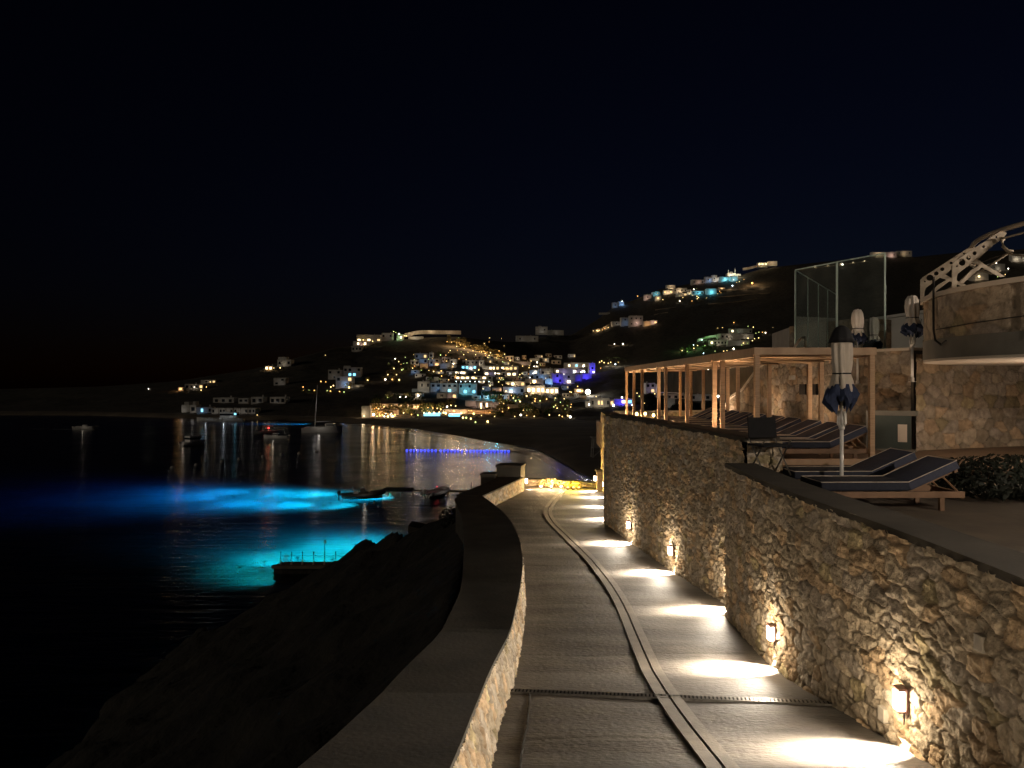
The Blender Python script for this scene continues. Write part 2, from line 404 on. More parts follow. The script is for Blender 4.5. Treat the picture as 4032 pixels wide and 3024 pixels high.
# cross grating
root = empty('drain_grating', (0, 0, 0), 0, 'narrow slotted metal drain grating crossing the concrete path', 'grating')
g0 = (xl(7.85) - .02, 7.86); g1 = (xr(7.4), 7.38)
L = math.hypot(g1[0] - g0[0], g1[1] - g0[1]); ang = math.atan2(g1[1] - g0[1], g1[0] - g0[0])
fr = MB(); bars = MB()
def gp(s, t): return (g0[0] + math.cos(ang) * s - math.sin(ang) * t, g0[1] + math.sin(ang) * s + math.cos(ang) * t)
for t in (-.055, .055):
    x, y = gp(L / 2, t)
    for k in range(16):
        x, y = gp((k + .5) * L / 16, t); fr.box((x, y, hz(y) + .004), (L / 16, .012, .03), ang)
nb = 85
for k in range(nb):
    x, y = gp((k + .5) * L / nb, 0); bars.box((x, y, hz(y) + .008), (.02, .1, .02), ang)
fr.build('frame', M['steel'], root); bars.build('slotted_cover', M['steel'], root)
dk = MB()
for k in range(16):
    x, y = gp((k + .5) * L / 16, 0); dk.box((x, y, hz(y) + .010), (L / 16, .1, .006), ang)
dk.build('channel', M['groove'], root)
# long crack beside the left margin
ck = [on_path(*q) for q in ((2050, 3050), (2052, 2980), (2068, 2900), (2078, 2860), (2085, 2770), (2084, 2725))]
ck = [(x + rnd.uniform(-.008, .008), y) for x, y in smooth_poly(ck, 2)]
o = ribbon(offs(ck, -.007), offs(ck, .007), lambda x, y: hz(y) + .014, lambda x, y: hz(y) - .01, 60).build('crack', M['groove']); tag(o, kind='structure')

# water + seabed
g = MB(); g.b2((-900, -60, -3.2), (700, 900, 0))
o = g.build('water', M['water_surface']); tag(o, kind='structure')
g = MB(); g.add([(-900, -60, -2.6), (700, -60, -2.6), (700, 900, -2.6), (-900, 900, -2.6)], [(0, 1, 2, 3)])
o = g.build('seabed', M['seabed']); tag(o, kind='structure')

# near slope below the parapet (rocky ground falling to the sea)
crest = [(-.9, 24.5), (-1.74, 25), (-2.4, 26), (-3.7, 27.3), (-6.1, 33), (-9.4, 34), (-11.3, 34.4), (-14.1, 36), (-15.5, 38.5)]
def crest_y(x):
    xs = [-c[0] for c in crest]; return float(np.interp(-x, xs, [c[1] for c in crest]))
def slope_z(x, y):
    zb = EYE - 3.72 - .60 * max(0, -x - 1.0)
    out = 0
    lim = float(np.interp(y, [-8, 18, 25, 31, 38], [-13, -13, -13.8, -16.3, -16]))
    out = max(0, y - crest_y(x), (lim - x) * .8) if x < -.9 else max(0, y - 28.5)
    n = .55 * (mnoise.noise(Vector((x * .5, y * .5, 0))) + .5 * mnoise.noise(Vector((x * 1.3, y * 1.3, 3))) + .3 * mnoise.noise(Vector((x * 3.5, y * 3.5, 5))))
    damp = min(1, max(0, (-x - 1.3) / 1.5)) if x < 0 else 0
    z = zb + n * damp * .8 - 1.15 * out - (.25 * out if out > 0 else 0)
    if x > -.9:
        z = min(hz(y) - .35, EYE - 4.1) - (max(0, y - 28.5)) * .35
        z = max(z, -3.2) if y < 45 else max(z, .9)
    return max(z, -3.2)
def gridmesh(name, xs, ys, fz, m_, smooth=True):
    vs = [(x, y, fz(x, y)) for y in ys for x in xs]; n = len(xs); fs = [(j * n + i, j * n + i + 1, (j + 1) * n + i + 1, (j + 1) * n + i) for j in range(len(ys) - 1) for i in range(n - 1)]
    mb = MB(); mb.add(vs, fs); o = mb.build(name, m_, smooth=smooth); tag(o, kind='structure'); return o
gridmesh('rocky_slope', list(np.arange(-30, -.4, .25)) + [-.3, 0, 1, 2, 3, 4, 6, 9, 12, 16, 20, 26, 32], list(np.arange(-8, 50, .25)) + [52, 58, 66, 76, 88], slope_z, M['rock'])

# far hill and beach on a polar net (columns = bearings from the bay)
RX = [-1600, 0, 400, 700, 1000, 1200, 1330, 1400, 1500, 1590, 1700, 1800, 1900, 1990, 2060, 2150, 2250, 2350, 2420, 2500, 2600, 2750, 2900, 3000, 3100, 3300, 3450, 3600, 3800, 4032, 5600]
RY = [1535, 1532, 1522, 1500, 1452, 1400, 1368, 1362, 1345, 1336, 1328, 1326, 1338, 1346, 1345, 1325, 1320, 1260, 1206, 1180, 1138, 1112, 1088, 1058, 1046, 1025, 1008, 1012, 992, 982, 940]
RD = [420, 420, 420, 430, 450, 480, 520, 540, 550, 560, 570, 575, 600, 640, 700, 740, 780, 830, 860, 880, 880, 880, 880, 900, 900, 900, 900, 900, 900, 900, 900]
SX = [-1600, 350, 900, 1300, 1430, 1650, 1850, 2100, 2180, 2260, 2370, 2600, 3000, 5600]
SY = [1630, 1636, 1652, 1660, 1668, 1690, 1725, 1765, 1800, 1850, 1900, 1990, 2200, 2600]
def ridge(px): return float(np.interp(px, RX, RY)), float(np.interp(px, RX, RD))
def shore_d(px): return EYE * F / (float(np.interp(px, SX, SY)) - 1512)
def foot_d(px): return max(262.0, shore_d(px) + 14)
def far_z(px, d):
    ds, d0 = shore_d(px), foot_d(px); ry, rd = ridge(px)
    z0 = 1.3; y0 = 1512 + (EYE - z0) / d0 * F
    if d <= d0: 
        if d < ds: return -.35 * min(8, (ds - d) * .3) - .02
        t = (d - ds) / (d0 - ds); return .0 + z0 * min(1, t * 3) ** .7 + .25 * math.sin(px * .02 + d * .09) * t * (1 - t)
    if d > rd: return EYE - (ry - 1512) / F * rd - (d - rd) * .5
    t = (d - d0) / (rd - d0); yp = y0 + (ry - y0) * t ** .88
    return EYE - (yp - 1512) / F * d
def far_d(px, py):
    "distance at which the hillside is seen at this photo pixel"
    lo, hi = foot_d(px), ridge(px)[1]
    if py > 1512 + (EYE - 1.3) / lo * F: 
        lo, hi = shore_d(px), foot_d(px)
    for _ in range(40):
        m_ = (lo + hi) / 2
        yp = 1512 + (EYE - far_z(px, m_)) / m_ * F
        if yp > py: lo = m_
        else: hi = m_
    return lo
cols = list(range(-1600, 1000, 60)) + list(range(1000, 4100, 14)) + list(range(4100, 5600, 80))
rows = [-.25, -.1, -.02, 0, .03, .08, .15, .25, .38, .52, .68, .84, 1.0]
nh = 70; vs = []; 
for px in cols:
    ds, d0 = shore_d(px), foot_d(px); rd = ridge(px)[1]
    dd = [ds + (d0 - ds) * r if r > -.001 else ds + r * 60 for r in rows[:-1]] + [d0 + (rd - d0) * k / nh for k in range(nh + 1)] + [rd + 15, rd + 60, rd + 200]
    for j, d in enumerate(dd):
        x = (px - 2016) / F * d; z = far_z(px, d)
        if d > d0 and d < rd - 5:
            tt = min(1, (d - d0) / 30); z += tt * (1.1 * mnoise.noise(Vector((x * .06, d * .06, 0))) + .5 * mnoise.noise(Vector((x * .2, d * .2, 7))))
        vs.append((x, d, z))
nr = len(dd); fs = [(i * nr + j, (i + 1) * nr + j, (i + 1) * nr + j + 1, i * nr + j + 1) for i in range(len(cols) - 1) for j in range(nr - 1)]
me_b = MB(); me_b.add(vs, fs); o = me_b.build('hillside', M['scrub'], smooth=True); tag(o, kind='structure')
o.data.materials.append(M['sand'])
nb_ = len(rows) - 1
for k, p in enumerate(o.data.polygons):
    if k % (nr - 1) < nb_ - 1: p.material_index = 1
# surf along the far shore
mb = MB(); vs = []; fs = []
sp = [px for px in range(1450, 2420, 6)]
for i, px in enumerate(sp):
    d = shore_d(px) - .4; wv = .5 + .5 * math.sin(px * .05) * math.sin(px * .017 + 1)
    wd = (.35 + 1.1 * wv) * (1.0 if px > 1850 else .4)
    for q in (d - wd, d + .25): vs.append(((px - 2016) / F * q, q, .05 + .02 * math.sin(px)))
fs = [(2 * i, 2 * i + 2, 2 * i + 3, 2 * i + 1) for i in range(len(sp) - 1) if (i // 4) % 5 != 3]
mb.add(vs, fs); o = mb.build('surf', M['foam']); tag(o, kind='structure')

# ================================================================== PARAPET (left)
PH = .47
def outer(p):
    tab = [(1.5, .95), (4.2, .74), (8.4, .73), (11, .80), (13.4, 1.0), (16.4, 1.12), (19.9, 1.0), (21.9, .8)]
    return float(np.interp(p[1], [t[0] for t in tab], [t[1] for t in tab]))
LOUT = [(x - outer((x, y)), y - .05) for x, y in LEFT]
LOUT[-1] = (-1.5, 22.2)
root = empty('parapet_wall', (0, 0, 0), 0, 'low curving stone parapet with dark flat top on the sea side of the path', 'parapet wall')
stone_face('stone_face', [(x, y, hz(y) - .06, hz(y) + PH - .03) for x, y in LEFT], .022, .13, .17, .055, 3, M['stone'], root, side=1, warp=.5, rough=.9, topfray=.0, batter=lambda y: float(np.interp(y, [4, 8, 12, 14], [.15, .10, .07, .01])))
LIN = [(x + .04, y) for x, y in LEFT]
ribbon(LIN, LOUT, lambda x, y: hz(y) + PH, lambda x, y: hz(y) + PH - .05, 120).build('coping', M['coping'], root)
ribbon([(x - .04, y) for x, y in LEFT], [(x + .03, y) for x, y in LOUT], lambda x, y: hz(y) + PH - .05, lambda x, y: hz(y) - 2.2, 120).build('core', M['coping'], root)
# far straight length
stone_face('stone_face', [(x, y, hz(y) - .06, hz(y) + PH - .03) for x, y in LEFT2], .03, .16, .12, .05, 9, M['stone'], root, side=1, warp=.5, rough=.7)
T = Vector((LEFT2[1][0] - LEFT2[0][0], LEFT2[1][1] - LEFT2[0][1])).normalized(); Nn = Vector((-T.y, T.x))
a, b_ = Vector(LEFT2[0]), Vector(LEFT2[1]); ofs = .8
ribbon([tuple(a + -Nn * .02), tuple(b_ - Nn * .02)], [tuple(a + Nn * .75), tuple(b_ + Nn * ofs)], lambda x, y: hz(y) + PH + .004, lambda x, y: hz(y) + PH - .05, 8).build('coping', M['coping'], root)
ribbon([tuple(a + Nn * .04), tuple(b_ + Nn * .04)], [tuple(a + Nn * .70), tuple(b_ + Nn * (ofs - .05))], lambda x, y: hz(y) + PH - .046, lambda x, y: hz(y) - 3.5, 8).build('core', M['coping'], root)
# raised end block + small step block
blk = MB(); blk.box((b_.x - .42, b_.y + .38, hz(27) + .33), (.85, .8, .96), -.2); blk.box((b_.x - .42, b_.y + .38, hz(27) + .84), (.92, .88, .07), -.2)
tag(blk.build('end_pier', M['coping'], bevel=.02), 'dark square masonry block closing the far end of the left parapet', 'stone pier')
blk = MB(); blk.box((b_.x - 1.15, b_.y + .15, hz(27) + .25), (.5, .6, .62), -.2); blk.box((b_.x - 1.15, b_.y + .15, hz(27) + .58), (.56, .66, .05), -.2)
tag(blk.build('low_pier', M['coping'], bevel=.02), 'small low masonry block on the sea side of the parapet end', 'stone pier')
# low wall that closes the path
root = empty('end_wall', (0, 0, 0), 0, 'short low stone wall closing the far end of the path before the water', 'wall')
EW = [(.42, 27.6), (1.7, 27.55), (3.1, 27.3)]
stone_face('stone_face', [(x, y, hz(y) - .05, hz(y) + .24 - .04 * (x - .4)) for x, y in EW], .03, .16, .12, .045, 15, M['stone'], root, side=1, warp=.5, rough=.7)
ribbon(EW, [(x, y + .35) for x, y in EW], lambda x, y: hz(y) + .27 - .04 * (x - .4), lambda x, y: hz(y) + .22 - .04 * (x - .4), 12).build('coping', M['coping'], root)
ribbon([(x, y + .03) for x, y in EW], [(x, y + .32) for x, y in EW], lambda x, y: hz(y) + .22 - .04 * (x - .4), lambda x, y: hz(y) - 3, 12).build('core', M['coping'], root)

# ================================================================== RIGHT RETAINING WALLS
NT, FT = EYE - 1.18, EYE - .80
root = empty('retaining_wall', (0, 0, 0), 0, 'long low rough stone retaining wall beside the path nearest the viewer', 'wall')
stone_face('stone_face', [(x, y, hz(y) - .06, NT - .03) for x, y in NEARW], .0155, .25, .15, .052, 21, M['stone'], root, side=-1, warp=.42, rough=.95, topfray=.07)
stone_face('end_face', [(3.17, 11.35, hz(11.35) - .06, NT - .03), (3.62, 11.40, hz(11.35) - .06, NT - .03)], .03, .22, .15, .05, 22, M['stone'], root, side=1)
ribbon([(x - .03, y) for x, y in NEARW], [(x + .42, y) for x, y in NEARW], lambda x, y: NT + .012, lambda x, y: NT - .05, 60).build('coping', M['coping'], root)
ribbon([(x + .05, y) for x, y in NEARW], [(x + .40, y) for x, y in NEARW], lambda x, y: NT - .05, lambda x, y: hz(y) - .5, 60).build('core', M['coping'], root)
root = empty('retaining_wall', (0, 0, 0), 0, 'taller far length of rough stone retaining wall below the pergola', 'wall')
stone_face('stone_face', [(x, y, hz(y) - .06, FT - .04) for x, y in FARW], .020, .18, .12, .066, 33, M['stone'], root, side=-1, warp=.7, rough=1.3, topfray=.08)
stone_face('end_face', [(2.47, 20.2, hz(20) - .06, FT - .04), (2.95, 20.28, hz(20) - .06, FT - .04)], .03, .17, .12, .06, 34, M['stone'], root, side=1, warp=.6, rough=1)
ribbon([(x - .02, y) for x, y in FARW], [(x + .5 + .35 * (y - 11.4) / 8.8 * 0, y) for x, y in FARW], lambda x, y: FT + .01, lambda x, y: FT - .06, 40).build('coping', M['coping'], root)
ribbon([(x + .06, y) for x, y in FARW], [(x + .46, y) for x, y in FARW], lambda x, y: FT - .06, lambda x, y: hz(y) - .5, 40).build('core', M['coping'], root)
stone_face('near_end_face', [(3.47, 11.38, NT - .3, FT - .04), (3.99, 11.38, NT - .3, FT - .04)], .025, .17, .12, .06, 35, M['stone'], root, side=1, warp=.6, rough=1)
root = empty('retaining_wall', (0, 0, 0), 0, 'set back end length of the stone retaining wall beyond its corner', 'wall')
stone_face('stone_face', [(x, y, hz(y) - .06, FT - .2) for x, y in FARW2], .04, .2, .14, .05, 41, M['stone'], root, side=-1)
ribbon([(x + .03, y) for x, y in FARW2], [(x + .5, y) for x, y in FARW2], lambda x, y: FT - .2, lambda x, y: hz(y) - .5, 20).build('core', M['coping'], root)
# pipe down the far corner
pp = MB(); px_, py_ = 2.43, 20.12
pp.tube([(px_, py_, hz(20) + .02), (px_, py_, FT - .95)], .028, 8); pp.tube([(px_ - .03, py_, FT - 1.15), (px_ + .1, py_ + .05, FT - 1.15)], .03, 6)
pp.tube([(px_, py_, hz(20) + .95), (px_, py_, hz(20) + 1.12)], .045, 8)
tag(pp.build('drain_pipe', M['cream_metal'], smooth=True), 'thin vertical pipe running down the far corner of the tall stone wall', 'pipe')

# ------------------------------------------------------------------ wall sconces
def sconce(x, y, z, yaw, label, power=260, name='wall_lamp'):
    r = empty(name, (x, y, z), yaw, label, 'wall lamp', 'lamps low on the stone walls beside the path')
    # local -X points away from the wall
    b_ = MB(); b_.box((-.01, 0, .0), (.02, .11, .20)); b_.box((-.042, 0, .088), (.075, .10, .022), 0, -.12); b_.box((-.04, 0, -.088), (.07, .085, .014))
    b_.build('housing', M['rust_housing'], r, bevel=.006)
    l = MB(); l.box((-.05, 0, -.005), (.06, .09, .15)); l.build('lens', M['lens'], r, bevel=.01)
    tz = MB(); tz.tube([(-.01, 0, -.10), (-.012, 0, -.20)], .006, 6); tz.build('conduit', M['dark_metal'], r)
    spot('lamp_light', (-.09, 0, -.13), (-.34, 0, -.6), WARM, power, 112, 1.0, .03, r, .66)
    spot('lamp_spill', (-.13, 0, .02), (-1, 0, -.06), (1, .87, .70), power * .052, 168, .5, .04, r)
    point('lamp_glow', (-.17, 0, .0), (1, .80, .55), power * .005, .05, r)
    return r
LAMPS = [(3.1, 'wall lamp on the near stone wall just beside the viewer, outside the picture', 1), (.3, 'wall lamp on the near stone wall behind the viewer', 1), (6.0, 'wall lamp with bright lens low on the near stone wall, largest and closest', 1), (8.8, 'second wall lamp from the viewer on the near stone wall', 1)]
SP = 2400
for y, lab, k in LAMPS: sconce(xr(y) - .045, y, hz(y) + .42, 0, lab, SP * k)
sconce(xr(12.0) - .05, 11.78, hz(12) + .42, .12, 'wall lamp tucked behind the joint of the near and far stone walls', SP)
sconce(xr(14.6) - .07, 14.6, hz(14.6) + .42, .12, 'wall lamp low in the middle of the tall far stone wall', SP)
sconce(xr(17.6) - .07, 17.6, hz(17.6) + .42, .12, 'wall lamp low on the far stone wall, last before its corner', SP)
sconce(2.86, 20.75, hz(21) + .42, 0, 'first wall lamp hidden just behind the far wall corner', SP * .45)
sconce(2.88, 22.9, hz(23) + .42, 0, 'second wall lamp behind the far wall corner', SP * .4)
sconce(3.02, 24.9, hz(25) + .42, 0, 'third wall lamp behind the far wall corner', SP * .35)
# little pillar carrying the last lamp
root = empty('stone_pillar', (3.03, 26.55, hz(26.5)), 0, 'small square stone pillar carrying the last lamp at the end of the wall', 'pillar')
pb = MB(); pb.box((.03, 0, .3), (.28, .3, .72)); pb.build('shaft', M['boulder'], root, bevel=.02)
pb = MB(); pb.box((.03, 0, .69), (.34, .36, .05)); pb.build('cap', M['coping'], root)
sconce(2.90, 26.5, hz(26.5) + .42, .6, 'wall lamp on the small pillar at the end of the path', SP * .2)
# a lamp on the end of the left parapet, its base glowing at the foot
sconce(.45, 26.75, hz(26.5) + .30, math.pi - .3, 'small wall lamp at the far end of the left parapet', 40)
# square cover plates on the walls
def plate(px, py, d, w_, h_, lab, m_='grey_plate'):
    p = P(px, py, d); p.x = xr(d) - .045; b_ = MB(); b_.box((0, 0, 0), (.05, w_, h_)); o = b_.build('cover_plate', M[m_], None, bevel=.006, loc=p, rz=.05)
    tag(o, lab, 'cover plate', 'cover plates on the stone wall')
plate(3470, 2812, 6.35, .1, .115, 'pale square cover plate below the nearest wall lamp')
plate(3843, 2532, 5.02, .09, .11, 'dim square cover plate high on the near stone wall')
plate(2536, 1770, 16.75, .16, .11, 'pale cover plate high on the tall far wall, left one')
plate(2737, 1818, 13.9, .13, .10, 'pale cover plate high on the tall far wall, right one')

# ------------------------------------------------------------------ lit planting at the path end
def leafclump(n, rx, ry, rz_, size, seed, up=.3):
    r = random.Random(seed); mb = MB()
    for _ in range(n):
        while True:
            p = Vector((r.uniform(-1, 1), r.uniform(-1, 1), r.uniform(-1, 1)))
            if p.length < 1: break
        p = p.normalized() * (p.length ** .45); lump = 1 + .25 * mnoise.noise(p * 2.3 + Vector((seed, 0, 0)))
        c = Vector((p.x * rx * lump, p.y * ry * lump, (p.z * lump) * rz_ + rz_))
        nrm = (p + Vector((r.uniform(-.8, .8), r.uniform(-.8, .8), r.uniform(-.5, 1)))).normalized()
        u = nrm.orthogonal().normalized(); u.rotate(Matrix.Rotation(r.uniform(0, 6.28), 3, nrm)); v = nrm.cross(u); s = size * r.uniform(.6, 1.3)
        mb.add([c - u * s * 1.4, c - v * s * .5, c + u * s * 1.4, c + v * s * .5], [(0, 1, 2, 3)])
    return mb
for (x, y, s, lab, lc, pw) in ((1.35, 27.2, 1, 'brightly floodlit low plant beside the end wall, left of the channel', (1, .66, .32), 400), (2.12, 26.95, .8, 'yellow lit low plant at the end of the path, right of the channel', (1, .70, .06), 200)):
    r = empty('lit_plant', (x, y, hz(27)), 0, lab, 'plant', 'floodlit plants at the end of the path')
    lf = leafclump(420, .46 * s, .18, .17 * s, .035, int(x * 10)); lf.build('foliage', M['leaf_lamp_gold'], r)
    st = MB()
    st.tube([(0, 0, 0), (.02, .02, .2)], .012, 5)
    st.build('stems', M['bark'], r)
    for j, dx in enumerate((-.22, .02, .25)):
        q = empty('ground_floodlight', (x + dx * s * (1.5 if s == 1 else 1), y - .22, hz(27)), 0, None, 'floodlight', 'ground floodlights at the end of the path')
        q['label'] = ('warm' if s == 1 else 'yellow') + ' glowing ground floodlight in front of the ' + ('left' if s == 1 else 'right') + ' plant, ' + ('leftmost', 'middle', 'rightmost')[j] + ' of three'
        hb = MB(); hb.lathe([(.05, 0), (.06, .03), (.05, .06)], n=10); hb.build('housing', M['dark_metal'], q)
        gb = MB(); gb.lathe([(.02, .05), (.035, .065), (.04, .08), (.025, .10), (.01, .105)], n=12)
        gb.build('lens', M['lens'] if s == 1 else M['bulb_amber'], q, smooth=True)
        point('flood', (0, -.05, .26), lc, pw / 12, .05, q)
# ================================================================== TERRACE with pergola, loungers, umbrellas
F1, F2, UP = EYE - 1.62, EYE - 1.37, EYE + .70
def plan(outline, z0, z1): mb = MB(); mb.prism(outline, z0, z1); return mb
nearw = [(x + .40, y) for x, y in NEARW]
o = plan(nearw + [(3.9, 12.6), (12, 12.6), (12, .5)], F1 - .25, F1).build('terrace_floor', M['floor_stone']); tag(o, kind='structure')
farw = [(x + .46, y) for x, y in FARW]
o = plan([(3.9, 12.601)] + farw[3:] + [(2.95, 20.3), (3.2, 29.2), (12, 30.5), (12, 12.601)], F2 - .9, F2).build('terrace_deck', M['deck_wood']); tag(o, kind='structure')

# ---- pergola
root = empty('pergola', (4.2, 13.2, F2), 0, 'long wooden pergola with slatted roof over the row of sun beds', 'pergola')
def pt(x, y, z): return (x - 4.2, y - 13.2, z - F2)
XA, XB, ZT = 4.2, 6.17, EYE + .60
PY = [13.2, 15.35, 15.95, 18.45, 21.0, 22.0, 24.8, 26.5, 28.2]
for y in PY:
    for x in (XA, XB):
        b_ = MB(); b_.box(pt(x, y, (F2 + ZT - .1) / 2), (.085, .085, ZT - .1 - F2)); b_.build('post', M['wood'], root, bevel=.006)
for x in (XA, XB):
    for ya, yb in zip(PY[:-1], PY[1:]):
        b_ = MB(); b_.b2(pt(x - .06, ya + .062, ZT - .14), pt(x + .06, yb - .062, ZT + .02)); b_.build('long_beam', M['wood_flat'], root, bevel=.004)
for y in PY:
    b_ = MB(); b_.b2(pt(XA - .062, y - .061, ZT - .10), pt(XB + .062, y + .061, ZT + .024)); b_.build('cross_beam', M['wood_flat'], root, bevel=.004)
sl = MB(); y = 13.42; k = 0
while y < 28.1:
    if all(abs(y - q) > .12 for q in PY):
        zz = ZT - .10 + .03 * math.sin(k * 1.7) + .015 * math.sin(k * .6)
        sl.box(pt((XA + XB) / 2, y, zz), (XB - XA - .13, .15, .018), 0, .03 * math.sin(k * 2.1), .25 * math.sin(k * 1.1)); 
    y += .235; k += 1
sl.build('roof_slats', M['wood_flat'], root)
# warm recessed floor lights at the feet of the posts
for i, y in enumerate(PY):
    q = empty('floor_uplight', (XA - .17, y - .02, F2), 0, 'round warm floor uplight at the foot of pergola post number %s along the wall' % ('one two three four five six seven eight nine'.split()[i]), 'uplight', 'floor uplights under the pergola posts')
    b_ = MB(); b_.lathe([(.045, 0), (.045, .012), (.035, .014)], n=12); b_.build('ring', M['steel'], q)
    b_ = MB(); b_.lathe([(.03, .0145), (.028, .018)], n=12); b_.build('lens', M['win_bright'], q)
    spot('uplight', (.02, -.0, .03), (.22, .02, 1), (1, .70, .44), 110 + 40 * (i > 4), 110, .7, .02, q)

for i, y in enumerate((15.3, 18.4, 21.3, 24.7)):  # uplights added behind the pergola to brighten the curved stone wall
    q = empty('floor_uplight', (XB + .35, y, F2), 0, 'warm floor uplight added to light the curved stone wall, %s nearest' % ('first second third fourth'.split()[i]), 'uplight', 'floor uplights added by the stone wall')
    b_ = MB(); b_.lathe([(.045, 0), (.045, .012), (.035, .014)], n=12); b_.build('ring', M['steel'], q)
    b_ = MB(); b_.lathe([(.03, .0145), (.028, .018)], n=12); b_.build('lens', M['win_bright'], q)
    spot('uplight', (0, 0, .04), (.25, 0, 1), (1, .72, .48), 55, 130, .9, .03, q)
# ---- sun beds
def sunbed(w_=1.85, d_=.68, h_=.26, rec=.42, wood='bed_wood', lounger=False):
    """foot at x=0, head at x=w_, near side y=0"""
    r = empty('sun_bed', (0, 0, 0))
    xb = w_ * .62; a = rec
    fr_ = MB()
    for yy in (.03, d_ - .03): fr_.box((w_ / 2, yy, h_ - .05), (w_, .05, .08))
    for xx in (.03, w_ / 2, w_ - .03): fr_.box((xx, d_ / 2, h_ - .05), (.05, d_ - .1, .06))
    for k in range(9): fr_.box((.12 + k * (xb - .2) / 8, d_ / 2, h_ - .015), (.06, d_ - .1, .014))
    fr_.build('frame', M[wood], r, bevel=.004)
    for xx in (.12, w_ - .28):
        for yy in (.05, d_ - .05):
            l = MB(); l.box((xx, yy, (h_ - .09) / 2), (.06, .05, h_ - .09)); l.build('leg', M[wood], r, bevel=.004)
    br = MB(); L_ = w_ - xb - .02
    c, s_ = math.cos(a), math.sin(a)
    for yy in (.1, d_ - .1): br.box((xb + c * L_ / 2, yy, h_ - .02 + s_ * L_ / 2), (L_, .04, .04), 0, -a)
    br.box((xb + c * L_ * .98, d_ / 2, h_ - .02 + s_ * L_ * .98), (.05, d_ - .1, .05), 0, -a)
    br.tube([(xb + c * L_ * .75, .12, h_ - .03 + s_ * L_ * .75), (xb + L_ * .75 + .2, .12, h_ - .06)], .014, 6)
    br.tube([(xb + c * L_ * .75, d_ - .12, h_ - .03 + s_ * L_ * .75), (xb + L_ * .75 + .2, d_ - .12, h_ - .06)], .014, 6)
    br.build('backrest_frame', M[wood], r)
    th = .11
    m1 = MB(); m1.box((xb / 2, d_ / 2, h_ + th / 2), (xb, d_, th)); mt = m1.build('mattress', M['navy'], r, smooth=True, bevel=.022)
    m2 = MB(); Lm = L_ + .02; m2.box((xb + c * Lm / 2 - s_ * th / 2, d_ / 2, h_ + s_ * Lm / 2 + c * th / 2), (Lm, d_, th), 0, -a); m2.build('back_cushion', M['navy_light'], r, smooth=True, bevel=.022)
    z = h_ + th + .003; tx, tz = xb - s_ * th, h_ + c * th
    ex, ez = tx + c * Lm, tz + s_ * Lm
    p1 = MB(); p1.tube([(.01, .01, z), (xb - .01, .01, z)], .006, 5); p1.tube([(.01, d_ - .01, z), (xb - .01, d_ - .01, z)], .006, 5); p1.tube([(.01, .01, z), (.01, d_ - .01, z)], .006, 5)
    p1.build('piping', M['piping'], mt)
    p2 = MB()
    p2.tube([(tx + .02, .01, tz + .012), (ex, .01, ez)], .006, 5); p2.tube([(tx + .02, d_ - .01, tz + .012), (ex, d_ - .01, ez)], .006, 5); p2.tube([(ex, .01, ez), (ex, d_ - .01, ez)], .007, 5)
    p2.build('back_piping', M['piping'], r)
    return r
proto = sunbed(); used = [0]
def put_bed(x, y, z, rz, lab, grp):
    o = proto if not used[0] else copy_tree(proto); used[0] = 1
    o.location = (x, y, z); o.rotation_euler = (0, 0, rz); tag(o, lab, 'sun bed', grp); return o
names = 'nearest second third fourth fifth sixth seventh eighth ninth tenth'.split()
ypos = [13.28, 14.25, 15.2, 16.25, 17.25, 18.5, 19.6, 20.7, 21.9, 23.0]
for i, y in enumerate(ypos):
    nm = ('nearest' if i == 0 else names[i] + ' nearest') 
    put_bed(4.36, y, F2, rnd.uniform(-.02, .02), nm + ' navy sun bed under the pergola, head raised toward the stone wall', 'sun beds under the pergola')
put_bed(3.92, 9.75, F1, .02, 'navy lounger on wooden frame, nearest one, in front of the closed umbrella', 'loungers by the closed umbrella')
put_bed(4.02, 10.95, F1, .03, 'navy lounger with lower backrest just behind the closed umbrella', 'loungers by the closed umbrella')
# low wood platform edge under the first bed
b_ = MB(); b_.b2((4.15, 13.02, F2), (6.3, 13.10, F2 + .10)); tag(b_.build('bed_platform', M['wood_flat'], bevel=.004), 'low brown plank edge in front of the nearest pergola sun bed', 'platform')

